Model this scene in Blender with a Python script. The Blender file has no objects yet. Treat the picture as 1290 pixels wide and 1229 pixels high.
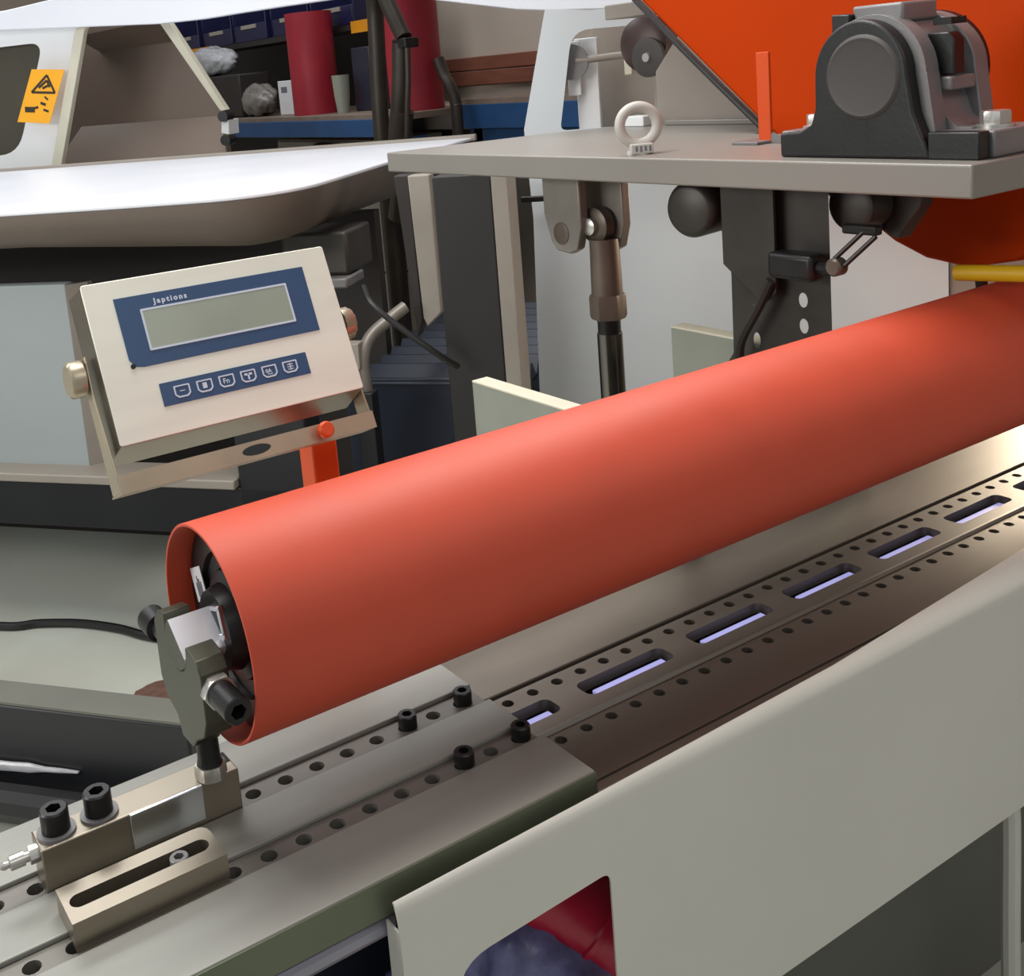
import bpy, bmesh, math, random
from math import sin, cos, pi, radians
from mathutils import Vector as V, Matrix, noise

random.seed(4)
SC = bpy.context.scene
COL = SC.collection

# ------------------------------------------------------------------ camera
cd = bpy.data.cameras.new('camera')
cam = bpy.data.objects.new('camera', cd)
COL.objects.link(cam)
cr, cu, cb = V((0.8508, -0.5171, -0.0937)), V((0.1666, 0.0963, 0.9813)), V((-0.4984, -0.8505, 0.1681))
cam.matrix_world = Matrix((cr, cu, cb)).transposed().to_4x4()
cam.location = (0, 0, 1.53)
cd.sensor_width = 36
cd.lens = 40.24
cd.shift_x = 0.1283
cd.shift_y = -0.2150
cd.clip_start = 0.02
SC.camera = cam

# ------------------------------------------------------------------ light
w = bpy.data.worlds.new('workshop_air')
SC.world = w
w.use_nodes = True
bg = w.node_tree.nodes['Background']
bg.inputs[0].default_value = (0.93, 0.96, 1.0, 1)
bg.inputs[1].default_value = 0.40


def area(name, loc, target, sx, sy, power, col=(1, 1, 1)):
    ld = bpy.data.lights.new(name, 'AREA')
    ld.shape = 'RECTANGLE'
    ld.size, ld.size_y, ld.energy, ld.color = sx, sy, power, col
    o = bpy.data.objects.new(name, ld)
    COL.objects.link(o)
    o.location = loc
    o.rotation_euler = (V(target) - V(loc)).to_track_quat('-Z', 'Y').to_euler()
    return o


area('ceiling_and_fill_lamp', (0.70, 1.75, 3.5), (0.8, 1.0, 0.9), 2.4, 0.8, 78, (1, 0.97, 0.93))
area('ceiling_and_fill_lamp', (2.2, 4.3, 4.3), (1.6, 3.6, 0), 3.2, 1.2, 62, (0.96, 0.98, 1))
area('ceiling_and_fill_lamp', (0.4, -1.8, 3.6), (0.7, 1.0, 0.6), 3.0, 1.0, 20, (1, 0.98, 0.94))  # front fill added to light the indicator face and the cover
area('ceiling_and_fill_lamp', (-3.1, 2.3, 2.3), (0.6, 3.3, 0), 2.4, 0.9, 88, (1, 0.99, 0.96))  # low fill added to brighten the floor under the table
area('ceiling_and_fill_lamp', (-0.6, 5.4, 4.3), (-0.4, 3.8, 0), 3.2, 1.2, 70, (0.96, 0.98, 1))
area('work_lamp', (2.55, 1.30, 1.22), (1.75, 1.0, 0.85), 0.34, 0.26, 10, (1, 0.86, 0.66))

vs = SC.view_settings
vs.view_transform = 'Standard'
vs.look = 'None'
vs.exposure = 0.0
vs.gamma = 1.0
vs.use_curve_mapping = False

# ------------------------------------------------------------------ materials


def lin(c):
    return tuple((x / 255 / 12.92 if x / 255 <= 0.04045 else ((x / 255 + 0.055) / 1.055) ** 2.4) for x in c)


def mat(name, rgb, rough=0.5, metal=0.0, var=0.12, scale=8.0, bump=0.0, bscale=60, stretch=None, spec=0.5, emit=None, dirt=None):
    m = bpy.data.materials.new(name)
    m.use_nodes = True
    nt = m.node_tree
    b = nt.nodes['Principled BSDF']
    tc = nt.nodes.new('ShaderNodeTexCoord')
    mp = nt.nodes.new('ShaderNodeMapping')
    nt.links.new(tc.outputs['Object'], mp.inputs[0])
    if stretch:
        mp.inputs['Scale'].default_value = stretch
    nz = nt.nodes.new('ShaderNodeTexNoise')
    nz.inputs['Scale'].default_value = scale
    nz.inputs['Detail'].default_value = 4
    nt.links.new(mp.outputs[0], nz.inputs['Vector'])
    rp = nt.nodes.new('ShaderNodeValToRGB')
    c = lin(rgb)
    d = lin(dirt) if dirt else tuple(x * (1 - var * 2) for x in c)
    rp.color_ramp.elements[0].position = 0.3
    rp.color_ramp.elements[1].position = 0.62
    rp.color_ramp.elements[0].color = (*[a + (e - a) * (1 if not dirt else 0.8) for a, e in zip(c, d)], 1)
    rp.color_ramp.elements[1].color = (*c, 1)
    nt.links.new(nz.outputs['Fac'], rp.inputs[0])
    nt.links.new(rp.outputs[0], b.inputs['Base Color'])
    b.inputs['Metallic'].default_value = metal
    b.inputs['Specular IOR Level'].default_value = spec
    rr = nt.nodes.new('ShaderNodeMapRange')
    rr.inputs[3].default_value = max(0.02, rough - 0.06)
    rr.inputs[4].default_value = min(1, rough + 0.06)
    nt.links.new(nz.outputs['Fac'], rr.inputs[0])
    nt.links.new(rr.outputs[0], b.inputs['Roughness'])
    if bump:
        n2 = nt.nodes.new('ShaderNodeTexNoise')
        n2.inputs['Scale'].default_value = bscale
        n2.inputs['Detail'].default_value = 3
        nt.links.new(mp.outputs[0], n2.inputs['Vector'])
        bp = nt.nodes.new('ShaderNodeBump')
        bp.inputs['Strength'].default_value = bump
        bp.inputs['Distance'].default_value = 0.002
        nt.links.new(n2.outputs['Fac'], bp.inputs['Height'])
        nt.links.new(bp.outputs[0], b.inputs['Normal'])
    if emit:
        b.inputs['Emission Color'].default_value = (*lin(emit[0]), 1)
        b.inputs['Emission Strength'].default_value = emit[1]
    return m


M = {}
M['rubber'] = mat('red_rubber', (196, 71, 43), 0.55, var=0.03, scale=14, bump=0.06, bscale=240, spec=0.5)
_b = M['rubber'].node_tree.nodes['Principled BSDF']
_b.inputs['Sheen Weight'].default_value = 0.03
_b.inputs['Sheen Roughness'].default_value = 0.45
_b.inputs['Sheen Tint'].default_value = (1, 0.8, 0.7, 1)
M['rubber2'] = mat('crimson_rubber', (150, 26, 42), 0.5, var=0.06)
M['rubber3'] = mat('crimson_gloss_rubber', (196, 30, 62), 0.3, var=0.06)
M['steel'] = mat('ground_steel', (150, 146, 140), 0.42, 1.0, var=0.1, scale=3, stretch=(1, 14, 14), bump=0.05, bscale=30)
M['beddark'] = mat('worn_bed_steel', (116, 108, 98), 0.42, 0.6, var=0.14, scale=2.2, stretch=(1, 5, 5), bump=0.05, bscale=40)
M['slide'] = mat('slide_steel', (146, 146, 139), 0.48, 0.3, var=0.12, scale=2.5, stretch=(1, 5, 5), bump=0.05, bscale=40)
M['slidegroove'] = mat('shaded_groove_steel', (118, 114, 107), 0.45, 0.35, var=0.14, scale=2.5, stretch=(1, 5, 5))  # darker slide steel, recess shade of the hole grooves put into the colour
M['slideside'] = mat('olive_reflection_steel', (110, 116, 96), 0.45, 0.6, var=0.12, scale=5)  # olive reflection on the slide's front edge put into the colour
M['nickel'] = mat('nickel_block', (160, 150, 134), 0.34, 0.85, var=0.08, scale=9)
M['chrome'] = mat('chrome', (225, 228, 232), 0.24, 1.0, var=0.04)
M['milled'] = mat('milled_steel', (234, 234, 238), 0.3, 0.35, var=0.04)
M['bright'] = mat('bright_zinc', (205, 202, 195), 0.3, 0.8, var=0.06)
M['castgrey'] = mat('olive_blackened_steel', (72, 72, 58), 0.42, 0.35, var=0.15, scale=20, bump=0.1)
M['black'] = mat('black_oxide', (36, 34, 34), 0.38, 0.4, var=0.15, scale=30)
M['flange'] = mat('black_flange', (22, 23, 24), 0.38, 0.2, var=0.15)
M['hole'] = mat('recess_black', (10, 10, 10), 0.6, 0.0)  # near-black floors of holes and slots, their depth shade painted in
M['cover'] = mat('beige_grey_enamel', (206, 204, 194), 0.42, var=0.03, scale=3)
M['white'] = mat('white_enamel', (226, 228, 228), 0.4, var=0.025, scale=3)
M['panel'] = mat('pale_blue_white_enamel', (206, 213, 217), 0.4, var=0.025, scale=2)
M['panel2'] = mat('grey_blue_enamel', (154, 162, 162), 0.4, var=0.025, scale=2)
M['whitegloss'] = mat('white_gloss_enamel', (226, 228, 234), 0.35, var=0.015, scale=3)
M['taupe'] = mat('shaded_white_enamel', (112, 100, 91), 0.45, var=0.06, scale=3)  # shade on the white table's rolled apron, put into the colour
M['hopper'] = mat('taupe_hopper_sheet', (116, 100, 88), 0.5, var=0.06, scale=2)
M['plate'] = mat('light_grey_enamel', (132, 128, 121), 0.36, var=0.04, scale=3, bump=0.04)
M['brgblack'] = mat('black_cast_iron', (25, 25, 25), 0.42, 0.1, var=0.12, scale=18, bump=0.12, bscale=160)
M['brggrey'] = mat('grey_cast_iron', (122, 120, 120), 0.42, 0.15, var=0.1, scale=12, bump=0.12, bscale=160)
M['capdisc'] = mat('dull_cap', (66, 62, 60), 0.55, 0.1, var=0.1, scale=6)
M['orange'] = mat('orange_enamel', (178, 54, 0), 0.5, var=0.03, scale=3, spec=0.08)
M['orange2'] = mat('orange_bracket_enamel', (206, 72, 12), 0.4, var=0.04)
M['yellow'] = mat('yellow_enamel', (214, 170, 22), 0.45, var=0.04)
M['hanger'] = mat('dark_bare_steel', (74, 70, 66), 0.45, 0.55, var=0.16, scale=9, bump=0.1)
M['clevis'] = mat('grey_forged_steel', (138, 132, 124), 0.45, 0.35, var=0.1, scale=10)
M['brownsteel'] = mat('brown_forged_steel', (104, 92, 82), 0.42, 0.45, var=0.14, scale=14)
M['drumbrown'] = mat('dark_brown_drum', (66, 46, 42), 0.4, 0.2, var=0.1)
M['rod'] = mat('dark_chrome_rod', (120, 116, 110), 0.18, 1.0, var=0.06)
M['ss'] = mat('brushed_stainless', (246, 247, 232), 0.36, 0.05, var=0.05, scale=5, stretch=(1, 6, 6))
M['sssides'] = mat('stainless_shaded_sides', (150, 140, 126), 0.32, 0.9, var=0.08, scale=5)  # darker copy for the side faces, dark reflections put into the colour
M['ss2'] = mat('stainless_bracket', (186, 172, 148), 0.32, 0.6, var=0.12, scale=10)
M['blue'] = mat('blue_overlay', (52, 82, 122), 0.4, var=0.04)
M['lcd'] = mat('lcd_glass', (164, 176, 160), 0.22, var=0.05, scale=10)
M['print'] = mat('white_print', (214, 226, 240), 0.5, var=0.01)
M['inkblack'] = mat('black_print', (40, 30, 12), 0.5, var=0.01)
M['sticker'] = mat('yellow_sticker', (246, 172, 14), 0.45, var=0.02)
M['label'] = mat('white_label', (224, 222, 224), 0.4, var=0.03)
M['inkgrey'] = mat('grey_print', (110, 110, 118), 0.5, var=0.01)
M['nearblack'] = mat('black_enamel', (24, 25, 28), 0.45, var=0.08, scale=5)
M['postdark'] = mat('charcoal_post', (34, 32, 31), 0.5, var=0.08, scale=5)
M['navy'] = mat('navy_sheet', (40, 46, 60), 0.42, 0.1, var=0.1, scale=4)
M['mirk'] = mat('dark_brown_lacquer_and_shade', (44, 37, 33), 0.6, var=0.1, scale=3)
M['greypaint'] = mat('warm_grey_enamel', (150, 142, 132), 0.45, var=0.06, scale=5)
M['bargreen'] = mat('grey_green_enamel', (140, 144, 132), 0.45, var=0.06, scale=7)
M['barcream'] = mat('cream_edge', (206, 202, 182), 0.45, var=0.04)
M['lav'] = mat('lavender_grey_steel', (150, 148, 160), 0.35, 0.4, var=0.06)
M['darkgrey'] = mat('dark_olive_grey_enamel', (104, 104, 96), 0.5, var=0.08, scale=3)
M['led'] = mat('light_strip', (170, 172, 235), 0.4, var=0.01, emit=((176, 176, 236), 0.5))
M['floor'] = mat('sealed_concrete', (194, 199, 189), 0.32, var=0.05, scale=1.6, bump=0.04, bscale=20, dirt=(172, 170, 157))
M['wall'] = mat('grey_beige_paint', (184, 170, 156), 0.7, var=0.04, scale=1.2)
M['wallband'] = mat('red_brown_paint', (126, 74, 56), 0.6, var=0.12, scale=6, stretch=(1, 1, 6))
M['bin'] = mat('dark_blue_plastic', (26, 28, 66), 0.4, var=0.08)
M['benchblue'] = mat('blue_bench_enamel', (28, 68, 112), 0.45, var=0.08)
M['benchtop'] = mat('worn_brown_bench_top', (122, 106, 94), 0.55, var=0.12, scale=9)
M['amber'] = mat('amber_strip', (222, 146, 24), 0.45, var=0.06)
M['ringgrey'] = mat('grey_zinc_ring', (190, 186, 178), 0.45, var=0.05, scale=20)
M['windowdark'] = mat('dark_olive_sheet', (66, 62, 48), 0.6, var=0.08)
M['shelfdark'] = mat('dark_shelf', (40, 34, 32), 0.6, var=0.1)
M['bag'] = mat('white_plastic_film', (180, 180, 184), 0.25, var=0.12, scale=30, bump=0.5, bscale=40)
M['smoke'] = mat('grey_plastic_film', (120, 114, 108), 0.3, var=0.12, scale=30, bump=0.5, bscale=40)
M['purple'] = mat('violet_plastic_film', (128, 128, 176), 0.3, var=0.22, scale=46, bump=0.6, bscale=60)
M['cable'] = mat('black_cable', (18, 18, 18), 0.4, var=0.05)
M['lampiron'] = mat('dark_bronze_arm', (58, 50, 42), 0.42, 0.3, var=0.12, scale=12)
M['cord'] = mat('brown_dirt', (110, 80, 68), 0.8, var=0.15, scale=40)

# ------------------------------------------------------------------ mesh builder
BM = Matrix(((0.635, 0.7725, 0, 0), (-0.7725, 0.635, 0, 0), (0, 0, 1, 0), (0, 0, 0, 1)))  # axes of the white machine behind


def frame(ax):
    ax = V(ax).normalized()
    t = V((0, 0, 1)) if abs(ax.z) < 0.9 else V((1, 0, 0))
    u = t.cross(ax).normalized()
    return u, ax.cross(u), ax


class G:
    def __init__(s):
        s.b = bmesh.new()

    def box(s, lo, hi, mtx=None):
        vs_ = [s.b.verts.new((x, y, z)) for z in (lo[2], hi[2]) for y in (lo[1], hi[1]) for x in (lo[0], hi[0])]
        if mtx:
            for v in vs_:
                v.co = mtx @ v.co
        for f in ((0, 2, 3, 1), (4, 5, 7, 6), (0, 1, 5, 4), (2, 6, 7, 3), (0, 4, 6, 2), (1, 3, 7, 5)):
            s.b.faces.new([vs_[i] for i in f])
        return s

    def loft(s, loops, c0=True, c1=True, closed=True):
        L = [[s.b.verts.new(p) for p in lp] for lp in loops]
        n = len(L[0])
        for a, c in zip(L, L[1:]):
            for i in range(n if closed else n - 1):
                j = (i + 1) % n
                s.b.faces.new((a[i], a[j], c[j], c[i]))
        if c0:
            s.b.faces.new(L[0][::-1])
        if c1:
            s.b.faces.new(L[-1])
        return s

    def lathe(s, p, ax, prof, n=32, c0=True, c1=True, rot=0.0):
        """prof: (distance along axis, radius)"""
        u, v, a = frame(ax)
        p = V(p)
        return s.loft([[p + a * h + (u * cos(rot + 2 * pi * i / n) + v * sin(rot + 2 * pi * i / n)) * r for i in range(n)] for h, r in prof], c0, c1)

    def cyl(s, p0, p1, r, r1=None, n=24):
        p0, p1 = V(p0), V(p1)
        L = (p1 - p0).length
        r1 = r if r1 is None else r1
        return s.lathe(p0, p1 - p0, [(0, r), (L, r1)], n)

    def hexa(s, p, ax, h, r, rot=0.0):
        c = h * 0.12
        u, v, a = frame(ax)
        p = V(p)
        n = 24

        def hx(k):
            t = 2 * pi * k / n + rot
            q = (t - rot) % (pi / 3) - pi / 6
            return t, r * cos(pi / 6) / cos(q)

        def loop(d, lim):
            out = []
            for k in range(n):
                t, rr = hx(k)
                rr = min(rr, lim)
                out.append(p + a * d + (u * cos(t) + v * sin(t)) * rr)
            return out
        return s.loft([loop(0, r * 0.93), loop(c, r * 1.1), loop(h - c, r * 1.1), loop(h, r * 0.93)])

    def socket(s, p, ax, h, r, depth=0.6):
        """socket head cap: cylinder with a hexagon recess on its free end"""
        u, v, a = frame(ax)
        p = V(p)
        n = 24

        def ring(d, fr):
            return [p + a * d + (u * cos(2 * pi * k / n) + v * sin(2 * pi * k / n)) * fr(2 * pi * k / n) for k in range(n)]
        hexr = lambda t: 0.56 * r * cos(pi / 6) / cos(t % (pi / 3) - pi / 6)
        c = lambda q: (lambda t: q)
        return s.loft([ring(0, c(r)), ring(h - 0.12 * r, c(r)), ring(h, c(r * 0.9)), ring(h, c(r * 0.68)), ring(h, hexr), ring(h - depth * h, hexr)])

    def tube(s, pts, r, n=10, smooth=6):
        P_ = [V(p) for p in pts]
        if smooth and len(P_) > 2:
            Q = []
            for i in range(len(P_) - 1):
                a, b_, c, d = P_[max(i - 1, 0)], P_[i], P_[i + 1], P_[min(i + 2, len(P_) - 1)]
                for k in range(smooth):
                    t = k / smooth
                    Q.append(0.5 * ((2 * b_) + (c - a) * t + (2 * a - 5 * b_ + 4 * c - d) * t * t + (3 * b_ - a - 3 * c + d) * t ** 3))
            Q.append(P_[-1])
            P_ = Q
        loops = []
        t0 = (P_[1] - P_[0]).normalized()
        u, v, _ = frame(t0)
        for i, p in enumerate(P_):
            t = (P_[min(i + 1, len(P_) - 1)] - P_[max(i - 1, 0)]).normalized()
            u = (u - t * u.dot(t)).normalized()
            v = t.cross(u)
            loops.append([p + (u * cos(2 * pi * k / n) + v * sin(2 * pi * k / n)) * r for k in range(n)])
        return s.loft(loops)

    def prism(s, pts, off):
        off = V(off)
        a = [V(p) for p in pts]
        return s.loft([a, [p + off for p in a]])

    def plate(s, outer, holes, o, ex, ey, th):
        """flat plate with holes; outline in (ex, ey) from origin o, thickness th along ex x ey"""
        cu_ = bpy.data.curves.new('tmp', 'CURVE')
        cu_.dimensions = '2D'
        cu_.fill_mode = 'BOTH'
        cu_.extrude = th / 2
        for lp in [outer] + list(holes):
            sp = cu_.splines.new('POLY')
            sp.points.add(len(lp) - 1)
            for q, (x, y) in zip(sp.points, lp):
                q.co = (x, y, 0, 1)
            sp.use_cyclic_u = True
        ob = bpy.data.objects.new('tmp', cu_)
        COL.objects.link(ob)
        dg = bpy.context.evaluated_depsgraph_get()
        me = bpy.data.meshes.new_from_object(ob.evaluated_get(dg))
        ex, ey = V(ex).normalized(), V(ey).normalized()
        ez = ex.cross(ey)
        mt = Matrix((ex, ey, ez)).transposed().to_4x4()
        mt.translation = V(o) + ez * th / 2
        me.transform(mt)
        s.b.from_mesh(me)
        bpy.data.objects.remove(ob)
        bpy.data.curves.remove(cu_)
        bpy.data.meshes.remove(me)
        return s

    def text(s, body, size, o, ex, ey, th=0.0004, shear=0.0, bold=0.0, space=1.0):
        cu_ = bpy.data.curves.new('tmp', 'FONT')
        cu_.body = body
        cu_.size = size
        cu_.extrude = th / 2
        cu_.offset = bold
        cu_.shear = shear
        cu_.space_character = space
        cu_.resolution_u = 3
        ob = bpy.data.objects.new('tmp', cu_)
        COL.objects.link(ob)
        dg = bpy.context.evaluated_depsgraph_get()
        me = bpy.data.meshes.new_from_object(ob.evaluated_get(dg))
        ex, ey = V(ex).normalized(), V(ey).normalized()
        mt = Matrix((ex, ey, ex.cross(ey))).transposed().to_4x4()
        mt.translation = V(o)
        me.transform(mt)
        s.b.from_mesh(me)
        bpy.data.objects.remove(ob)
        bpy.data.curves.remove(cu_)
        bpy.data.meshes.remove(me)
        return s

    def xf(s, m):
        bmesh.ops.transform(s.b, matrix=m, verts=s.b.verts)
        return s

    def out(s, name, m, parent=None, bev=0.0, kind=None, angle=35, seg=2):
        b = s.b
        bmesh.ops.remove_doubles(b, verts=b.verts, dist=1e-6)
        bmesh.ops.recalc_face_normals(b, faces=b.faces)
        org = V((0, 0, 0))
        q = parent
        while q:
            org += q.location
            q = q.parent
        me = bpy.data.meshes.new(name)
        if parent is None and b.verts:
            xs = [v.co for v in b.verts]
            org = V([(min(c[i] for c in xs) + max(c[i] for c in xs)) / 2 for i in (0, 1)] + [min(c[2] for c in xs)])
        bmesh.ops.translate(b, vec=-org, verts=b.verts)
        b.to_mesh(me)
        b.free()
        me.shade_smooth()
        me.set_sharp_from_angle(angle=radians(angle))
        mats_ = m if isinstance(m, (list, tuple)) else [m]
        for x in mats_:
            me.materials.append(M[x])
        o = bpy.data.objects.new(name, me)
        COL.objects.link(o)
        if parent:
            o.parent = parent
        else:
            o.location = org
        if bev:
            md = o.modifiers.new('edge', 'BEVEL')
            md.width = bev
            md.segments = seg
            md.limit_method = 'ANGLE'
            md.angle_limit = radians(40)
        if kind:
            o['kind'] = kind
        return o


def tag(o, label, cat, group=None):
    o['label'], o['category'] = label, cat
    if group:
        o['group'] = group
    return o


def thing(name, label, cat, loc, group=None):
    o = bpy.data.objects.new(name, None)
    o.empty_display_size = 0.05
    COL.objects.link(o)
    o.location = loc
    return tag(o, label, cat, group)


def circle(x, y, r, n=14):
    return [(x + r * cos(2 * pi * i / n), y + r * sin(2 * pi * i / n)) for i in range(n)]


def rrect(x0, y0, x1, y1, r, n=5):
    out = []
    for cx, cy, a in ((x1 - r, y1 - r, 0), (x0 + r, y1 - r, 90), (x0 + r, y0 + r, 180), (x1 - r, y0 + r, 270)):
        for i in range(n + 1):
            t = radians(a + 90 * i / n)
            out.append((cx + r * cos(t), cy + r * sin(t)))
    return out


def rpoly(pts, rad, n=5):
    """polygon with rounded corners; rad one number or a list"""
    out = []
    k = len(pts)
    for i in range(k):
        p, a, b = V(pts[i]), V(pts[i - 1]), V(pts[(i + 1) % k])
        r = rad[i] if isinstance(rad, (list, tuple)) else rad
        if r <= 0:
            out.append(tuple(p))
            continue
        da, db = (a - p), (b - p)
        d = min(r, da.length * 0.48, db.length * 0.48)
        pa, pb = p + da.normalized() * d, p + db.normalized() * d
        for j in range(n + 1):
            t = j / n
            out.append(tuple(pa * (1 - t) ** 2 + p * 2 * t * (1 - t) + pb * t * t))
    return out


def bpt(u, n, z):
    return BM @ V((u, n, z))


# ------------------------------------------------------------------ the room
G().box((-6, -4, -0.1), (6, 12, 0)).out('floor', 'floor', kind='structure')
wb = G().box((3.7, -4, 0), (3.9, 12, 4.6)).out('wall_back', 'wall', kind='structure')
G().box((-6, 11.8, 0), (3.7, 12, 4.6)).out('wall_left', 'wall', kind='structure')
t = G().box((3.66, 1.5, 1.41), (3.70, 11.8, 1.485)).box((3.67, 1.5, 1.49), (3.70, 11.8, 1.56)).out('trim_1', 'wallband', kind='structure', bev=0.004)

# ------------------------------------------------------------------ machine bed
bed = thing('machine_bed', 'long steel machine bed with rows of drilled holes and glowing slots under the roller', 'machine bed', (1.4, 0.92, 0))
ZB, ZS = 0.848, 0.870
holes = []
for i in range(64):
    x = 0.62 + 0.0342 * i
    holes.append(circle(x, 0.9345, 0.0068, 10))
    holes.append(circle(x, 0.8465, 0.0068, 10))
for i in range(14):
    x = 0.565 + 0.1665 * i
    holes.append(rrect(x, 0.888, x + 0.128, 0.917, 0.009, 4))
G().plate([(-0.15, 0.775), (2.95, 0.775), (2.95, 0.9485), (-0.15, 0.9485)], holes, (0, 0, ZB - 0.013), (1, 0, 0), (0, 1, 0), 0.013).out('drilled_plate', 'beddark', bed)
G().box((-0.15, 0.9565, ZB - 0.03), (2.95, 1.062, ZB)).out('far_way', 'beddark', bed, bev=0.0015)
G().box((0.627, 0.760, ZB - 0.030), (2.95, 0.7735, ZB - 0.0005)).out('near_way', 'beddark', bed, bev=0.0015)
G().box((-0.15, 0.790, ZB - 0.055), (2.95, 1.062, ZB - 0.031)).out('bed_body', 'hole', bed)
G().loft([[(x, 0.8600, ZB), (x, 0.8620, ZB + 0.0035), (x, 0.8650, ZB + 0.0035), (x, 0.8670, ZB)] for x in (0.627, 2.95)]).out('ridge', 'steel', bed)
for i in range(14):
    x = 0.565 + 0.1665 * i
    G().box((x + 0.018, 0.8985, ZB - 0.0128), (x + 0.122, 0.9075, ZB - 0.0085)).out('light_strip', 'led', bed, bev=0.0008)
for x in (0.2, 1.75, 2.7):
    G().box((x, 0.96, 0), (x + 0.09, 1.05, ZB - 0.055)).out('leg', 'darkgrey', bed, bev=0.004)
G().box((0.95, 0.965, 0.0), (2.95, 0.985, ZB - 0.055)).out('skirt_panel', 'darkgrey', bed)
G().box((-0.15, 0.760, 0.815), (0.402, 0.789, 0.8345)).out('front_bar', 'lav', bed, bev=0.006)

# pale rods under the bed
tag(G().tube([(1.452, 0.85, 0.0), (1.450, 0.85, 0.22), (1.449, 0.85, 0.43), (1.455, 0.87, 0.56), (1.46, 0.92, 0.778)], 0.013).out('conduit', 'cover'), 'pale upright conduit pipe under the beige cover at the lower right', 'pipe')

# ------------------------------------------------------------------ slide on the bed
sl = thing('slide_rail', 'raised grey steel slide with flat strips below the near end of the roller', 'slide rail', (0.25, 0.89, ZB))
holes = []
for i in range(20):
    holes.append(circle(0.6255 - 0.0343 * (i + 1) + 0.0036, 0.9365, 0.0078, 12))
    holes.append(circle(0.6255 - 0.0343 * (i + 1) + 0.0116, 0.8475, 0.0078, 12))
holes = [h for h in holes if max(p[0] for p in h) < 0.612]
G().plate([(-0.12, 0.7572), (0.6185, 0.7572), (0.6185, 1.0295), (-0.12, 1.0295)], holes, (0, 0, ZB + 0.0003), (1, 0, 0), (0, 1, 0), ZS - ZB - 0.0003).out('base_plate', 'slidegroove', sl)
ZT = ZS + 0.0045


def strip(y0, y1, x1, ch):
    g = G()
    g.loft([[(x, y0, ZS), (x, y0, ZT - 0.001), (x, y0 + 0.001, ZT), (x, y1 - 0.001, ZT), (x, y1, ZT - 0.001), (x, y1, ZS)] for x in (-0.12, x1)])
    return g


strip(0.9535, 1.0300, 0.6205, 0).out('strip', 'slide', sl, bev=0.0006)
strip(0.8620, 0.9190, 0.6200, 0).out('strip', 'slide', sl, bev=0.0006)
strip(0.7568, 0.8325, 0.6215, 0).out('strip', 'slide', sl, bev=0.0006)
G().box((-0.12, 0.7555, 0.840), (0.6225, 0.7570, ZT - 0.0015)).out('side_face', 'slideside', sl)
for x, y in ((0.5294, 0.9365), (0.5985, 0.9365), (0.5374, 0.8475), (0.606, 0.8475)):
    G().socket((x, y, ZS - 0.002), (0, 0, 1), 0.0165, 0.0098).out('socket_screw', 'black', sl)

# ------------------------------------------------------------------ support block under the clamp
blk = thing('support_block', 'nickel steel block with polished insert and two large black cap screws on the slide', 'block', (0.24, 0.935, ZS))
G().box((0.155, 0.9195, ZS + 0.0002), (0.337, 0.9530, 0.9130)).out('block_body', 'nickel', blk, bev=0.0012)
G().box((0.2320, 0.9163, 0.8800), (0.3000, 0.9197, 0.9135)).out('polished_insert', 'chrome', blk, bev=0.0006)
for x, s_ in ((0.1735, 0), (0.2115, 1)):
    G().lathe((x, 0.938, 0.9130), (0, 0, 1), [(0, 0.0168), (0.0025, 0.0168), (0.0025, 0.0085), (0, 0.0085)], 32, False, False).out('washer', 'brggrey', blk)
    G().socket((x, 0.938, 0.9155), (0, 0, 1), 0.0200, 0.0123).out('cap_screw', 'black', blk)
g = G().hexa((0.155, 0.932, 0.9055), (-1, 0, 0), 0.008, 0.0078).cyl((0.147, 0.932, 0.9055), (0.143, 0.932, 0.9055), 0.0045)
g.lathe((0.143, 0.932, 0.9055), (-1, 0, 0), [(0, 0.0062), (0.012, 0.0062), (0.013, 0.003), (0.017, 0.0036), (0.020, 0.002)], 20)
g.out('grease_nipple', 'bright', blk)
G().box((0.316, 0.936, 0.9131), (0.336, 0.9528, 0.9136)).out('corner_recess', 'hole', blk)

sb = thing('slotted_block', 'lower nickel steel block with long slot in front of the taller block', 'block', (0.22, 0.864, ZT))
G().plate(rpoly([(0.156, 0.8395), (0.2885, 0.8395), (0.2885, 0.8885), (0.156, 0.8885)], [0, 0, 0.012, 0], 4),
          [rrect(0.161, 0.8555, 0.2815, 0.8725, 0.0084, 6)], (0, 0, ZT + 0.0002), (1, 0, 0), (0, 1, 0), 0.8955 - ZT).out('block_body', 'nickel', sb)
G().box((0.1565, 0.8400, ZS + 0.0002), (0.288, 0.8612, ZT + 0.0001)).out('block_key', 'nickel', sb)
G().box((0.158, 0.853, ZT + 0.0002), (0.285, 0.875, ZT + 0.004)).out('slot_floor', 'hole', sb)
G().socket((0.2545, 0.8640, ZT + 0.004), (0, 0, 1), 0.0165, 0.0082).out('slot_screw', 'brggrey', sb)

# ------------------------------------------------------------------ the red roller
YA, ZA = 0.9247, 1.0490
rol = thing('red_roller', 'large orange-red rubber roller running across the picture above the steel bed', 'roller', (1.4, YA, ZA - 0.1))
G().lathe((0.326, YA, ZA), (1, 0, 0), [(0.04, 0.0968), (0.0008, 0.0968), (0, 0.0974), (0, 0.0994), (0.0008, 0.1), (2.55, 0.1), (2.55, 0.0968)], 128, False, True).out('rubber_sleeve', 'rubber', rol, angle=40)
g = G().lathe((0.350, YA, ZA), (1, 0, 0), [(0.03, 0.0966), (0.002, 0.0966), (0, 0.094), (0, 0.068), (0.005, 0.066), (0.005, 0.052), (0.0, 0.050), (-0.003, 0.040), (-0.016, 0.036), (-0.016, 0.020)], 64)
g.out('end_flange', 'flange', rol)
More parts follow.
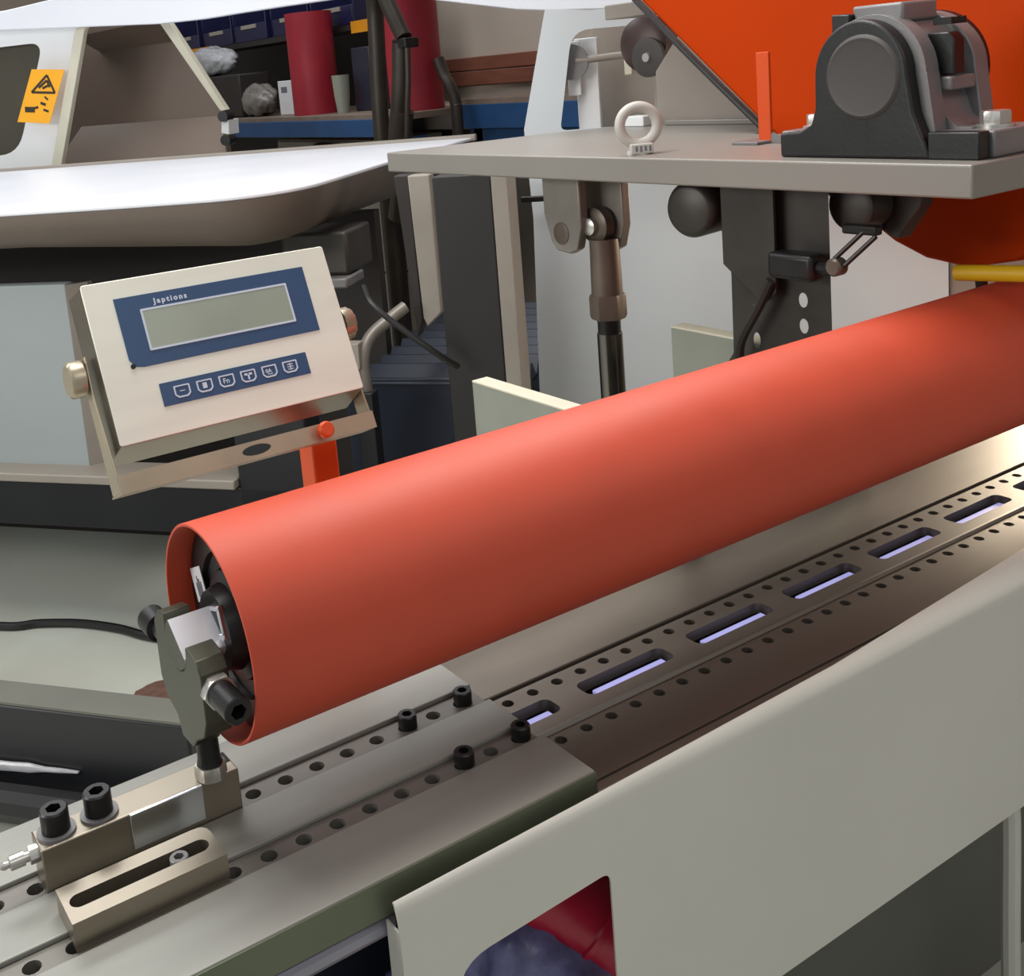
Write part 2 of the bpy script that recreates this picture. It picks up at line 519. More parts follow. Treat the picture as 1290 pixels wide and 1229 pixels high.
# shaft stub: round bar with a milled flat facing up to the camera side
fn = V((0, -0.61, 0.79))
loops = []
for x in (0.2945, 0.41):
    lp = []
    for i in range(64):
        q = V((0, 0.0225 * cos(2 * pi * i / 64), 0.0225 * sin(2 * pi * i / 64)))
        d = q.dot(fn)
        if d > 0.0085:
            q -= fn * (d - 0.0085)
        lp.append(V((x, YA, ZA)) + q)
    loops.append(lp)
o = G().loft(loops).out('shaft_stub', ['castgrey', 'milled'], rol, angle=18)
for p in o.data.polygons:
    if abs(p.normal.x) < 0.5:
        p.material_index = 1
g = G().box((-0.0008, -0.0145, -0.0165), (0, 0.0145, 0.0165))
rm = Matrix.Translation((0.3494, 0.996, 1.0635)) @ Matrix.Rotation(radians(-24), 4, 'X')
g.xf(rm).out('hub_label', 'label', rol, bev=0.0)
g = G()
for k in range(4):
    g.box((-0.0014, -0.0085 + 0.004 * k, -0.012), (-0.0009, -0.0068 + 0.004 * k, 0.002 + 0.003 * (k % 3)))
g.xf(rm).out('label_print', 'inkgrey', rol)
g = G()
g.box((-0.004, -0.012, 0.010), (0.002, 0.010, 0.015)).box((-0.004, -0.012, -0.012), (0.002, -0.007, 0.012)).box((-0.004, -0.012, -0.016), (0.002, 0.002, -0.010))
g.xf(Matrix.Translation((0.3335, 0.909, 1.064)) @ Matrix.Rotation(radians(-18), 4, 'X')).out('retaining_clip', 'chrome', rol, bev=0.0008)

# ------------------------------------------------------------------ shaft clamp
cl = thing('shaft_clamp', 'dark olive U-shaped clamp holding the roller shaft on an upright stud', 'clamp', (0.308, YA, 0.913))
notch = [(YA + 0.0235 * cos(a), ZA + 0.0235 * sin(a)) for a in [pi * 2 - i * pi / 10 for i in range(11)]]
prof = [(0.947, 1.070), (0.966, 1.066), (0.978, 1.053), (0.978, 0.998), (0.966, 0.980), (0.944, 0.972), (0.937, 0.955), (0.913, 0.955), (0.902, 0.966), (0.879, 0.980), (0.869, 0.998), (0.869, 1.042), (0.877, 1.052), (0.9005, 1.056)]
prof = prof + [(0.9012, ZA)] + notch[::-1][1:-1] + [(0.9482, ZA)]
G().prism([(0.295, y, z) for y, z in prof], (0.026, 0, 0)).out('clamp_body', 'castgrey', cl, bev=0.0012)
g = G().hexa((0.308, 0.869, 1.026), (0, -1, 0), 0.010, 0.0155)
g.out('lock_nut', 'bright', cl)
G().socket((0.308, 0.859, 1.026), (0, -1, 0), 0.036, 0.0122).out('clamp_bolt', 'black', cl)
g = G().lathe((0.304, 0.976, 1.036), (0, 1, 0), [(0, 0.0090), (0.014, 0.0090), (0.015, 0.0135), (0.040, 0.0135), (0.043, 0.0110)], 28)
g.out('clamp_bolt', 'black', cl)
G().cyl((0.3125, YA, 0.9135), (0.3125, YA, 0.975), 0.0080).out('stud', 'black', cl)
G().lathe((0.3125, YA, 0.927), (0, 0, 1), [(0, 0.0120), (0.006, 0.0105), (0.030, 0.0100)], 24).out('collar', 'black', cl)
G().hexa((0.3125, YA, 0.9135), (0, 0, 1), 0.0135, 0.0148, rot=0.25).out('hex_nut', 'bright', cl)

# ------------------------------------------------------------------ beige cover along the front
cv = thing('bed_cover', 'beige-grey sheet metal cover along the front of the bed with cut-out', 'machine cover', (1.3, 0.74, 0))
outl = [(0.389, 0.842), (2.95, 0.842), (2.95, 0.556), (0.614, 0.556), (0.614, 0.786), (0.440, 0.779), (0.431, 0.45), (0.389, 0.45)]
outl = rpoly(outl, [0, 0, 0, 0, 0.012, 0.035, 0, 0], 6)
G().plate(outl, [], (0, 0.737, 0), (1, 0, 0), (0, 0, 1), 0.002).out('front_sheet', 'cover', cv)
loops = []
for x, yb in ((0.389, 0.742), (0.62, 0.744), (0.95, 0.750), (1.36, 0.777), (1.8, 0.80), (2.95, 0.85)):
    s_ = (yb - 0.735)
    dz = min(0.020, 0.862 - 0.842)
    row = [(x, 0.735, 0.842), (x, 0.7353, 0.848), (x, 0.735 + 0.15 * s_, 0.854), (x, 0.735 + 0.42 * s_, 0.859), (x, 0.735 + 0.7 * s_, 0.8615), (x, yb, 0.862), (x, yb + 0.001, 0.8600), (x, yb, 0.8598), (x, 0.737 + 0.3 * s_, 0.852), (x, 0.737, 0.842)]
    loops.append(row)
G().loft(loops).out('top_lip', 'cover', cv, angle=60)
G().box((0.389, 0.737, 0.45), (0.391, 0.757, 0.836)).out('end_flange', 'cover', cv)

# ------------------------------------------------------------------ under the bed, seen through the cut-out
tag(G().lathe((0.640, 0.93, 0.665), (0.50, -0.35, -0.45), [(0, 0.05), (0.004, 0.054), (0.095, 0.054), (0.097, 0.057), (0.103, 0.057), (0.105, 0.054), (0.26, 0.054), (0.264, 0.05)], 40).out('small_roller', 'rubber3'), 'glossy crimson roller lying under the bed behind the cover cut-out', 'roller')
g = G()
bm_ = bmesh.new()
bmesh.ops.create_icosphere(bm_, subdivisions=5, radius=1)
for v in bm_.verts:
    d = noise.fractal(v.co * 2.4, 1.0, 2.0, 5)
    v.co = V((v.co.x * 0.20, v.co.y * 0.105, max(v.co.z, -0.6) * 0.16)) * (1 + 0.16 * d)
    v.co += V((0.655, 0.925, 0.480))
me = bpy.data.meshes.new('tmp')
bm_.to_mesh(me)
bm_.free()
g.b.from_mesh(me)
tag(g.out('plastic_sack', 'purple', angle=180), 'violet-grey plastic sack of offcuts under the bed', 'sack')
tag(G().box((0.50, 0.83, 0.0), (0.82, 1.02, 0.372)).out('sack_crate', 'nearblack', bev=0.01), 'black crate under the violet plastic sack', 'crate')
tag(G().cyl((0.478, 0.83, 0.45), (0.478, 0.83, 0.595), 0.022).out('orange_pin', 'orange2'), 'short orange-red peg behind the lower corner of the cover cut-out', 'peg')
tag(G().box((-0.1, 1.056, 0.0), (0.64, 1.08, 0.77)).out('bed_cabinet', 'navy', bev=0.004), 'dark navy cabinet under the near end of the bed', 'cabinet')

# ------------------------------------------------------------------ brackets behind the roller
for nm, x, y0, z1, y1, lb in (('bed_bracket', 1.05, 1.527, 1.0105, 1.066, 'grey-green bracket plate with cream edge behind the roller, beside the charcoal post'),
                              ('bed_bracket', 1.42, 1.438, 1.0440, 1.066, 'grey-green bracket plate with cream edge behind the roller, beside the drilled dark plate')):
    b = thing(nm, lb, 'bracket', (x, 1.3, 0), 'bracket plates')
    del b['group']
    G().prism([(x, y0, z1 - 0.004), (x, y1, z1 - 0.004), (x, y1, 0.80), (x, y0, 0.70)], (0.03, 0, 0)).out('web', 'bargreen', b, bev=0.001)
    G().box((x - 0.0005, y1, z1 - 0.004), (x + 0.031, y0, z1)).out('top_edge', 'barcream', b, bev=0.001)
    G().box((x, 1.3, 0), (x + 0.05, 1.36, 0.8)).out('leg', 'bargreen', b, bev=0.003)

# ------------------------------------------------------------------ weighing indicator
ind = thing('weighing_indicator', 'stainless weighing indicator with blue display panel and six keys, above the roller', 'indicator', (0.46, 1.15, 1.13))
e1 = V((0.2849, 0.0066, -0.0045)).normalized()
e2 = V((0.0034, -0.0674, -0.1556))
e2 = (e2 - e1 * e2.dot(e1)).normalized()
e3 = e1.cross(e2)          # pointing into the housing
IW, IH = 0.285, 0.1696
IO = V((0.3168, 1.1479, 1.3446))
MI = Matrix((e1, e2, e3)).transposed().to_4x4()
MI.translation = IO
# local frame: x right, y down the face, z into the housing
g = G().loft([rr_ for rr_ in ([(x, y, 0.0) for x, y in rrect(0.0, 0.0, IW, IH, 0.003, 3)],
                              [(x, y, 0.050) for x, y in rrect(0.0, 0.0, IW, IH + 0.013, 0.003, 3)],
                              [(x, y, 0.052) for x, y in rrect(0.003, 0.003, IW - 0.003, IH + 0.010, 0.003, 3)],
                              [(x, y, 0.075) for x, y in rrect(0.012, 0.010, IW - 0.012, IH - 0.006, 0.004, 3)])])
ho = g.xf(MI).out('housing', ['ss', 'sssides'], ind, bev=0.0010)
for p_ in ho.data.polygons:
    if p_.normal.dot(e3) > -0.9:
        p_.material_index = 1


def fl(a, b):
    return (a * IW, b * IH)


out2 = [fl(*p) for p in ((0.106, 0.119), (0.884, 0.119), (0.882, 0.560), (0.158, 0.563), (0.128, 0.553), (0.108, 0.505))]
X3, Y3 = (1, 0, 0), (0, 1, 0)
pan = G().plate(out2, [], (0, 0, -0.0009), X3, Y3, 0.0008).xf(MI).out('display_panel', 'blue', ind)
sc0, sc1 = fl(0.193, 0.209), fl(0.793, 0.474)
g = G().plate(rrect(sc0[0], sc0[1], sc1[0], sc1[1], 0.001), [rrect(sc0[0] + 0.0022, sc0[1] + 0.0022, sc1[0] - 0.0022, sc1[1] - 0.0022, 0.001)], (0, 0, -0.0016), X3, Y3, 0.0008)
g.xf(MI).out('screen_border', 'print', pan)
G().box((sc0[0] + 0.002, sc0[1] + 0.002, -0.0013), (sc1[0] - 0.002, sc1[1] - 0.002, -0.0008)).xf(MI).out('screen', 'lcd', pan)
# lettering reads along x; local y points down, so the text's up is -y
g = G().text('Japtions', 0.0080, (*fl(0.252, 0.188), -0.0012), X3, (0, -1, 0), 0.0006, bold=0.0003, space=1.42)
g.xf(MI).out('lettering', 'print', pan)
G().cyl((*fl(0.117, 0.548), 0.0), (*fl(0.117, 0.548), -0.0016), 0.0026, n=12).xf(MI).out('corner_rivet', 'black', ind)
ks0, ks1 = fl(0.192, 0.684), fl(0.793, 0.827)
kp = G().plate(rrect(ks0[0], ks0[1], ks1[0], ks1[1], 0.0008), [], (0, 0, -0.0009), X3, Y3, 0.0008).xf(MI).out('key_panel', 'blue', ind)
for k in range(6):
    cx = (0.2715 + 0.0886 * k) * IW
    cy = 0.754 * IH
    s_ = 0.0088
    g = G().plate(rpoly([(cx - s_, cy - 0.0062), (cx + s_, cy - 0.0062), (cx + s_, cy + 0.0035), (cx + s_ * 0.6, cy + 0.0068), (cx - s_ * 0.6, cy + 0.0068), (cx - s_, cy + 0.0035)], 0.0012, 3),
                  [rpoly([(cx - s_ + 0.0015, cy - 0.0048), (cx + s_ - 0.0015, cy - 0.0048), (cx + s_ - 0.0015, cy + 0.003), (cx + s_ * 0.5, cy + 0.0052), (cx - s_ * 0.5, cy + 0.0052), (cx - s_ + 0.0015, cy + 0.003)], 0.0008, 2)],
                  (0, 0, -0.0015), X3, Y3, 0.0007)
    z = -0.0014
    if k == 1:
        g.box((cx - 0.0024, cy - 0.0032, z), (cx + 0.0024, cy + 0.0028, -0.0008))
    elif k == 2:
        g.text('Fn', 0.0078, (cx - 0.0047, cy + 0.0026, -0.0012), X3, (0, -1, 0), 0.0005, bold=0.0001)
    elif k == 3:
        g.box((cx - 0.0045, cy - 0.003, z), (cx - 0.0008, cy - 0.0006, -0.0008)).box((cx + 0.0008, cy - 0.003, z), (cx + 0.0045, cy - 0.0006, -0.0008)).box((cx - 0.001, cy - 0.001, z), (cx + 0.001, cy + 0.004, -0.0008))
    elif k == 4:
        g.text('0A', 0.0062, (cx - 0.0048, cy + 0.0018, -0.0012), X3, (0, -1, 0), 0.0005, bold=0.0001).box((cx - 0.003, cy + 0.0028, z), (cx + 0.003, cy + 0.0036, -0.0008))
    elif k == 5:
        for dy in (-0.0028, -0.0002, 0.0024):
            g.box((cx - 0.0035, cy + dy, z), (cx + 0.0035, cy + dy + 0.0009, -0.0008))
        g.box((cx - 0.0005, cy - 0.004, z), (cx + 0.0005, cy + 0.004, -0.0008))
    else:
        g.box((cx - 0.0028, cy - 0.0004, z), (cx + 0.0028, cy + 0.0004, -0.0008))
    g.xf(MI).out('key', 'print', kp)
# U bracket
for xa, xb in ((-0.0085, -0.0065), (IW + 0.002, IW + 0.004)):
    br = G().prism([(xa, 0.070, 0.016), (xa, 0.070, 0.042), (xa, 0.110, 0.038), (xa, 0.213, 0.036), (xa, 0.213, 0.006), (xa, 0.110, 0.020)], (xb - xa, 0, 0))
    br.xf(MI).out('bracket_arm', 'ss2', ind, bev=0.0005)
G().box((-0.0085, 0.2130, 0.006), (IW + 0.004, 0.2150, 0.040)).xf(MI).out('bracket_base', 'ss2', ind, bev=0.0005)
G().plate([(-0.0085, 0.196), (IW + 0.004, 0.196), (IW + 0.004, 0.2150), (-0.0085, 0.2150)],
          [[(0.142 + 0.017 * cos(a * pi / 8), 0.2055 + 0.0055 * sin(a * pi / 8)) for a in range(16)]], (0, 0, 0.004), X3, Y3, 0.002).xf(MI).out('bracket_lip', 'ss2', ind)
for xs_, xe in ((-0.0085, -0.031), (IW + 0.006, IW + 0.027)):
    d = 1 if xe > xs_ else -1
    g = G()
    loops = []
    for h, rr in ((0, 0.007), (0.002, 0.007), (0.003, 0.018), (0.015, 0.018), (0.018, 0.0155)):
        loops.append([(xs_ + d * h, 0.089 + rr * (1 + 0.07 * (k % 2)) * cos(2 * pi * k / 24), 0.030 + rr * (1 + 0.07 * (k % 2)) * sin(2 * pi * k / 24)) for k in range(24)])
    g.loft(loops).xf(MI).out('knob', 'ss2', ind, angle=50)
st = thing('indicator_post', 'orange square post holding the weighing indicator behind the roller', 'post', (0.575, 1.16, 0))
G().box((0.556, 1.145, 0.0), (0.590, 1.180, 1.116)).out('column', 'orange2', st, bev=0.003)
G().lathe((0.536, 1.078, 1.150), (0, -0.9, 0.42), [(0, 0.005), (0.012, 0.006), (0.014, 0.0092), (0.018, 0.0092), (0.021, 0.007)], 20).out('orange_bolt', 'orange2', ind)
G().box((0.557, 1.150, 1.116), (0.589, 1.178, 1.124)).out('head_plate', 'orange2', st, bev=0.002)

# ------------------------------------------------------------------ mounting plate with bearing
mp_ = thing('mounting_plate', 'thick light grey steel plate carrying the black bearing and the ring bolt', 'mounting plate', (1.5, 1.45, 1.313))
ol = [(1.300, 0.807), (1.66, 0.800), (1.66, 1.45), (1.87, 1.47), (1.87, 1.98), (1.67, 2.07), (1.300, 2.146)]
G().prism([(x, y, 1.3130) for x, y in ol], (0, 0, 0.0420)).out('plate', 'plate', mp_, bev=0.003, seg=3)
G().box((1.82, 1.895, 1.3552), (1.86, 1.955, 1.378)).out('edge_bar', 'white', mp_, bev=0.002)
G().box((1.84, 1.475, 1.3552), (1.866, 1.85, 1.366)).out('rear_ledge', 'plate', mp_, bev=0.002)
G().prism([(1.875, 1.42, 1.30), (1.875, 1.905, 1.30), (1.875, 1.905, 1.472), (1.875, 1.78, 1.60), (1.875, 1.42, 1.60)], (0.012, 0, 0)).out('rear_panel', 'greypaint', mp_, bev=0.002)

eb = thing('ring_bolt', 'pale grey lifting ring bolt standing on the light grey plate', 'ring bolt', (1.347, 1.414, 1.355))
g = G()
loops = []
ey_, ez_ = V((-0.854, 0.520, 0)).normalized(), V((0, 0, 1))
ex_ = ey_.cross(ez_)
for i in range(48):
    a = 2 * pi * i / 48
    d = ey_ * cos(a) + ez_ * sin(a)
    c = V((1.347, 1.414, 1.4030)) + d * 0.0308
    rr = 0.0088
    loops.append([c + d * rr * cos(2 * pi * k / 16) + ex_ * rr * sin(2 * pi * k / 16) for k in range(16)])
loops.append(loops[0])
g.loft(loops, False, False)
g.out('ring', 'ringgrey', eb)
G().lathe((1.347, 1.414, 1.3552), (0, 0, 1), [(0, 0.0215), (0.004, 0.0215), (0.009, 0.018), (0.013, 0.010)], 32).out('collar', 'ringgrey', eb)
MR = Matrix((ey_, ex_, ez_)).transposed().to_4x4()
MR.translation = V((1.347, 1.414, 0))
sgn = 1 if ex_.dot(V((-1, -1, 0))) > 0 else -1
G().box((-0.0185, min(0, sgn * 0.022), 1.357), (0.0185, max(0, sgn * 0.022), 1.3735)).xf(MR).out('stamped_foot', 'ringgrey', eb, bev=0.0015)
for k in range(4):
    ya, yb = sorted((sgn * 0.0219, sgn * 0.0226))
    G().box((-0.0145 + 0.0075 * k, ya, 1.3605 + 0.001 * (k % 2)), (-0.0108 + 0.0075 * k, yb, 1.3700)).xf(MR).out('stamp_mark', 'inkgrey', eb)

# pillow block
pb = thing('pillow_block', 'black cast iron pillow block bearing bolted to the light grey plate', 'bearing', (1.40, 0.97, 1.355))
ZP = 1.3552
Yc, Zc = 0.982, 1.464
base = [(1.120, ZP), (1.120, ZP + 0.034), (1.085, ZP + 0.037), (1.066, ZP + 0.046), (1.059, ZP + 0.068), (1.058, Zc)]
arc = [(Yc + 0.006 + 0.070 * cos(a), Zc + 0.074 * sin(a)) for a in [radians(8 + 164 * i / 20) for i in range(21)]]
right = [(0.918, Zc), (0.910, ZP + 0.060), (0.900, ZP + 0.034), (0.894, ZP + 0.022), (0.886, ZP)]
hp = base + arc + right
G().prism([(1.338, y, z) for y, z in hp], (0.022, 0, 0)).out('front_housing', 'brgblack', pb, bev=0.004, seg=3)
G().lathe((1.338, Yc, Zc - 0.001), (-1, 0, 0), [(0, 0.056), (0.002, 0.0545), (0.0035, 0.051), (0.0022, 0.046), (0.0022, 0.001)], 64).out('end_cap', 'capdisc', pb)
# flared front ring, edge catches the light
arc2 = [(Yc + 0.078 * cos(a), Zc + 0.079 * sin(a)) for a in [radians(0 + 180 * i / 24) for i in range(25)]]
fr = [(1.062, ZP + 0.02), (1.061, Zc)] + arc2 + [(0.903, Zc), (0.892, ZP + 0.03), (0.886, ZP + 0.004)]
G().prism([(1.358, y, z) for y, z in fr], (0.026, 0, 0)).out('collar_rib', 'brggrey', pb, bev=0.006, seg=3)
# main body
arc3 = [(Yc + 0.073 * cos(a), Zc + 0.074 * sin(a)) for a in [radians(-4 + 188 * i / 24) for i in range(25)]]
bd = [(1.055, ZP), (1.054, Zc)] + arc3 + [(0.909, Zc - 0.02), (0.895, ZP + 0.05), (0.880, ZP + 0.037), (0.860, ZP + 0.036), (0.860, ZP)]
G().prism([(1.384, y, z) for y, z in bd], (0.060, 0, 0)).out('body', 'brggrey', pb, bev=0.003)
G().prism([(1.372, y, z) for y, z in ((1.015, Zc + 0.066), (0.945, Zc + 0.066), (0.945, Zc + 0.092), (1.022, Zc + 0.092))], (0.075, 0, 0)).out('top_boss', 'brggrey', pb, bev=0.004)
G().prism([(1.362, y, z) for y, z in ((1.046, Zc + 0.058), (1.020, Zc + 0.058), (1.018, Zc + 0.082), (1.046, Zc + 0.084))], (0.03, 0, 0)).out('lug', 'brgblack', pb, bev=0.002)
# split line joint
G().box((1.386, 0.888, Zc - 0.026), (1.440, 0.905, Zc - 0.008)).out('joint_flange', 'brggrey', pb, bev=0.003)
G().prism([(1.392, y, z) for y, z in ((0.925, Zc + 0.048), (0.895, Zc + 0.048), (0.888, Zc + 0.038), (0.888, Zc - 0.006), (0.905, Zc - 0.006))], (0.024, 0, 0)).out('cap_flange', 'brgblack', pb, bev=0.002)
# rear half and rear cap
arc4 = [(Yc - 0.004 + 0.086 * cos(a), Zc + 0.078 * sin(a)) for a in [radians(0 + 180 * i / 24) for i in range(25)]]
G().prism([(1.444, y, z) for y, z in [(1.06, ZP)] + [(1.06, Zc)] + arc4 + [(0.892, Zc), (0.884, ZP + 0.045), (0.870, ZP + 0.03), (0.870, ZP)]], (0.030, 0, 0)).out('rear_housing', 'brggrey', pb, bev=0.004)
G().lathe((1.474, Yc - 0.006, Zc), (1, 0, 0), [(0, 0.078), (0.014, 0.078), (0.018, 0.070)], 48).out('rear_cap', 'brgblack', pb)
# slots in the cap
for k in range(3):
    G().box((1.406 + 0.013 * k, 0.900, Zc + 0.0575), (1.413 + 0.013 * k, 0.925, Zc + 0.0665)).out('cap_slot', 'hole', pb)
# foot
G().box((1.338, 0.822, ZP), (1.3615, 0.890, ZP + 0.0345)).out('front_foot', 'brgblack', pb, bev=0.002)
G().box((1.3625, 0.817, ZP), (1.475, 0.900, ZP + 0.0340)).out('foot', 'brggrey', pb, bev=0.003)
G().box((1.372, 1.045, ZP), (1.475, 1.145, ZP + 0.034)).out('foot', 'brggrey', pb, bev=0.003)
for x, y in ((1.412, 0.846), (1.415, 1.112)):
    bo = G().lathe((x, y, ZP + 0.034), (0, 0, 1), [(0, 0.0225), (0.004, 0.0225)], 28).out('washer', 'bright', pb)
    G().hexa((x, y, ZP + 0.038), (0, 0, 1), 0.0165, 0.0185, rot=0.3).out('bolt_head', 'bright', pb)

# orange belt guard
bgd = thing('belt_guard', 'big orange sheet metal belt guard behind the black bearing', 'belt guard', (1.75, 1.0, 1.14))
lefts = [(2.28, 2.12), (1.732, 1.623), (1.454, 1.388), (1.235, 1.215), (1.174, 1.175), (1.118, 1.152), (1.045, 1.143), (0.965, 1.162), (0.90, 1.205), (0.62, 1.44), (0.2, 1.80), (0.2, 2.12)]
G().prism([(1.672, y, z) for y, z in lefts], (0.16, 0, 0)).out('shell', 'orange', bgd, bev=0.006, seg=3)
G().tube([(1.668, y + 0.004, z - 0.004) for y, z in lefts[:4]], 0.0055, 8, 3).out('rubber_edge', 'cable', bgd)
G().tube([(1.690, y + 0.012, z - 0.012) for y, z in lefts[:4]], 0.006, 8, 3).out('edge_strip', 'greypaint', bgd)

ob_ = thing('guard_bracket', 'slim orange upright with grey foot standing on the light grey plate, left of the bearing', 'bracket', (1.51, 1.30, 1.355))
G().box((1.512, 1.283, 1.3555), (1.518, 1.308, 1.503)).out('upright', 'orange2', ob_, bev=0.001)
G().box((1.480, 1.284, 1.3552), (1.560, 1.338, 1.3602)).out('foot', 'brggrey', ob_, bev=0.001)
G().prism([(1.5125, 1.282, 1.372), (1.5125, 1.247, 1.360), (1.5125, 1.247, 1.3555), (1.5125, 1.286, 1.3555)], (0.006, 0, 0)).out('gusset', 'brggrey', ob_)

# ------------------------------------------------------------------ below the plate
cy_ = thing('tie_rod', 'grey clevis with dark rod hanging below the light grey plate', 'tie rod', (1.40, 1.59, 0))


def cheek(y0, y1, z0):
    return [(1.365, y0, 1.3125)]


# two clevis ears in planes across the bed, pin along X
for x0, ys, x1 in ((1.372, 0.0, 1.392), (1.428, -0.052, 1.448)):
    pr = [(1.708 + ys, 1.3128), (1.708 + ys, 1.235), (1.692 + ys, 1.185), (1.676 + ys, 1.166), (1.640 + ys, 1.162), (1.618 + ys, 1.172), (1.604 + ys, 1.215), (1.604 + ys, 1.3128)]
    G().prism([(x0, y, z) for y, z in pr], (x1 - x0, 0, 0)).out('clevis_ear', 'clevis', cy_, bev=0.003)
G().lathe((1.3745, 1.660, 1.200), (-1, 0, 0), [(0, 0.021), (0.004, 0.021), (0.005, 0.018)], 32).out('clevis_pin', 'brownsteel', cy_)
g = G().lathe((1.396, 1.600, 1.214), (1, 0, 0), [(0, 0.026), (0.004, 0.034), (0.024, 0.034), (0.028, 0.026)], 36)
g.out('rod_eye', 'brownsteel', cy_)
G().lathe((1.392, 1.600, 1.214), (-1, 0, 0), [(-0.01, 0.016), (0.006, 0.016), (0.009, 0.010)], 24).out('ball_pin', 'bright', cy_)
G().lathe((1.410, 1.586, 1.19), (0, 0, -1), [(0, 0.027), (0.03, 0.0275), (0.075, 0.0285), (0.108, 0.0290)], 28).out('rod_shank', 'brownsteel', cy_)
G().hexa((1.410, 1.586, 1.086), (0, 0, -1), 0.046, 0.034, rot=0.2).out('lock_nut', 'brownsteel', cy_)
G().cyl((1.410, 1.586, 1.04), (1.410, 1.586, 1.006), 0.0215).out('threaded_end', 'black', cy_)
G().cyl((1.410, 1.586, 1.012), (1.410, 1.586, 0.30), 0.0235, n=36).out('piston_rod', 'rod', cy_)
G().cyl((1.410, 1.586, 0.30), (1.410, 1.586, 0.0), 0.06, n=36).out('cylinder_foot', 'nearblack', cy_)

hg = thing('hanger_plate', 'dark drilled steel hanger plate below the light grey plate, with hose clamp block', 'hanger plate', (1.38, 1.17, 1.0))
hp2 = [(-1.272, 1.3125), (-1.272, 1.215), (-1.266, 1.16), (-1.268, 1.03), (-1.30, 0.985), (-1.05, 0.985), (-1.079, 1.07), (-1.079, 1.3125)]
hl = [[(-1.1285 + 0.008 * cos(a * pi / 8), zc + 0.0115 * sin(a * pi / 8)) for a in range(16)] for zc in (1.134, 1.094)]
hl += [[(-1.219 + 0.007 * cos(a * pi / 8), zc + 0.013 * sin(a * pi / 8)) for a in range(16)] for zc in (1.105, 1.058)]
G().plate(hp2, hl, (1.382, 0, 0), (0, -1, 0), (0, 0, 1), -0.012).out('drilled_sheet', 'hanger', hg, bev=0.001)
G().prism([(1.366, 1.262, 1.3125), (1.366, 1.160, 1.3125), (1.366, 1.160, 1.145), (1.366, 1.185, 1.125), (1.366, 1.262, 1.18)], (0.006, 0, 0)).out('doubler', 'hanger', hg, bev=0.001)
G().tube([(1.362, 1.165, 1.165), (1.360, 1.19, 1.12), (1.360, 1.225, 1.065), (1.362, 1.235, 1.03)], 0.008, 8, 5).out('scored_rib', 'hanger', hg)
G().box((1.330, 1.066, 1.176), (1.3655, 1.146, 1.216)).out('clamp_block', 'black', hg, bev=0.008, seg=3)
G().tube([(1.348, 1.068, 1.196), (1.345, 1.050, 1.196), (1.342, 1.038, 1.199)], 0.010, 10, 4).out('swivel', 'black', hg)
G().lathe((1.328, 1.030, 1.2030), (1, 0, 0), [(0, 0.010), (0.003, 0.013), (0.018, 0.013), (0.021, 0.010)], 24).out('swivel_joint', 'brownsteel', hg)
for dy in (-0.007, 0.007):
    G().cyl((1.338, 1.026 + dy, 1.209 + dy * 0.7), (1.355, 0.986 + dy, 1.252 + dy * 0.7), 0.0035, n=10).out('link_wire', 'black', hg)
G().box((1.350, 0.975, 1.248), (1.365, 1.030, 1.262), Matrix.Translation((0, 0, 0))).out('link_hook', 'black', hg, bev=0.003)

mo = thing('small_motor', 'dark round motor housing under the light grey plate, left of the drilled plate', 'motor', (1.40, 1.31, 1.2))
G().lathe((1.40, 1.3205, 1.2660), (0.9, 0.15, 0), [(-0.055, 0.036), (-0.052, 0.041), (-0.045, 0.0455), (0.08, 0.0455)], 40).out('motor_body', 'hanger', mo)
G().box((1.40, 1.295, 1.29), (1.46, 1.345, 1.3128)).out('motor_foot', 'hanger', mo, bev=0.003)
m2 = thing('pulley_hub', 'dark round hub under the plate just right of the drilled plate', 'hub', (1.42, 1.06, 1.2))
G().lathe((1.44, 1.062, 1.276), (1, 0, 0), [(-0.03, 0.030), (-0.026, 0.0365), (0.02, 0.0365)], 32).out('hub_drum', 'hanger', m2)
G().box((1.42, 1.05, 1.29), (1.46, 1.08, 1.3128)).out('hub_foot', 'hanger', m2)
gb = thing('slanted_strut', 'dark slanted arm between the plate and the orange guard', 'arm', (1.5, 1.0, 1.2))
G().prism([(1.47, 1.115, 1.3125), (1.47, 0.990, 1.3125), (1.47, 0.990, 1.272), (1.47, 1.026, 1.222), (1.47, 1.040, 1.226), (1.47, 1.115, 1.285)], (0.03, 0, 0)).out('arm_plate', 'hanger', gb, bev=0.002)
G().box((1.46, 1.045, 1.235), (1.47, 1.075, 1.25)).out('arm_lug', 'black', gb, bev=0.002)
yb_ = thing('yellow_bar', 'yellow bar under the orange guard at the right edge', 'bar', (1.5, 0.75, 1.17))
G().cyl((1.5, 0.955, 1.1745), (1.5, 0.50, 1.214), 0.0115, n=20).out('bar_tube', 'yellow', yb_)
G().cyl((1.5, 0.825, 1.190), (1.5, 0.825, 1.3128), 0.007, n=12).out('hanger_rod', 'hanger', yb_)
tag(G().tube([(1.76, 1.09, 1.142), (1.765, 1.082, 1.11), (1.77, 1.08, 1.02)], 0.010, 8, 4).out('dark_hose', 'hanger'), 'short dark hose under the orange guard', 'hose')

# ------------------------------------------------------------------ white machine behind (its own axes u, n)
tb = thing('white_machine_table', 'large glossy white machine table with rounded corner behind the weighing indicator', 'machine table', bpt(-2.3, 3.3, 0))
plan = [(-3.9, 2.46), (-2.4, 2.475), (-1.95, 2.48), (-1.61, 2.50), (-1.42, 2.525)] + [(-1.42 + 0.25 * sin(a), 2.785 - 0.26 * cos(a)) for a in [radians(12 * i) for i in range(1, 8)]] + [(-1.165, 2.95), (-1.155, 3.3), (-1.130, 3.66), (-1.10, 4.14), (-3.9, 4.10)]
ZTT = 1.26


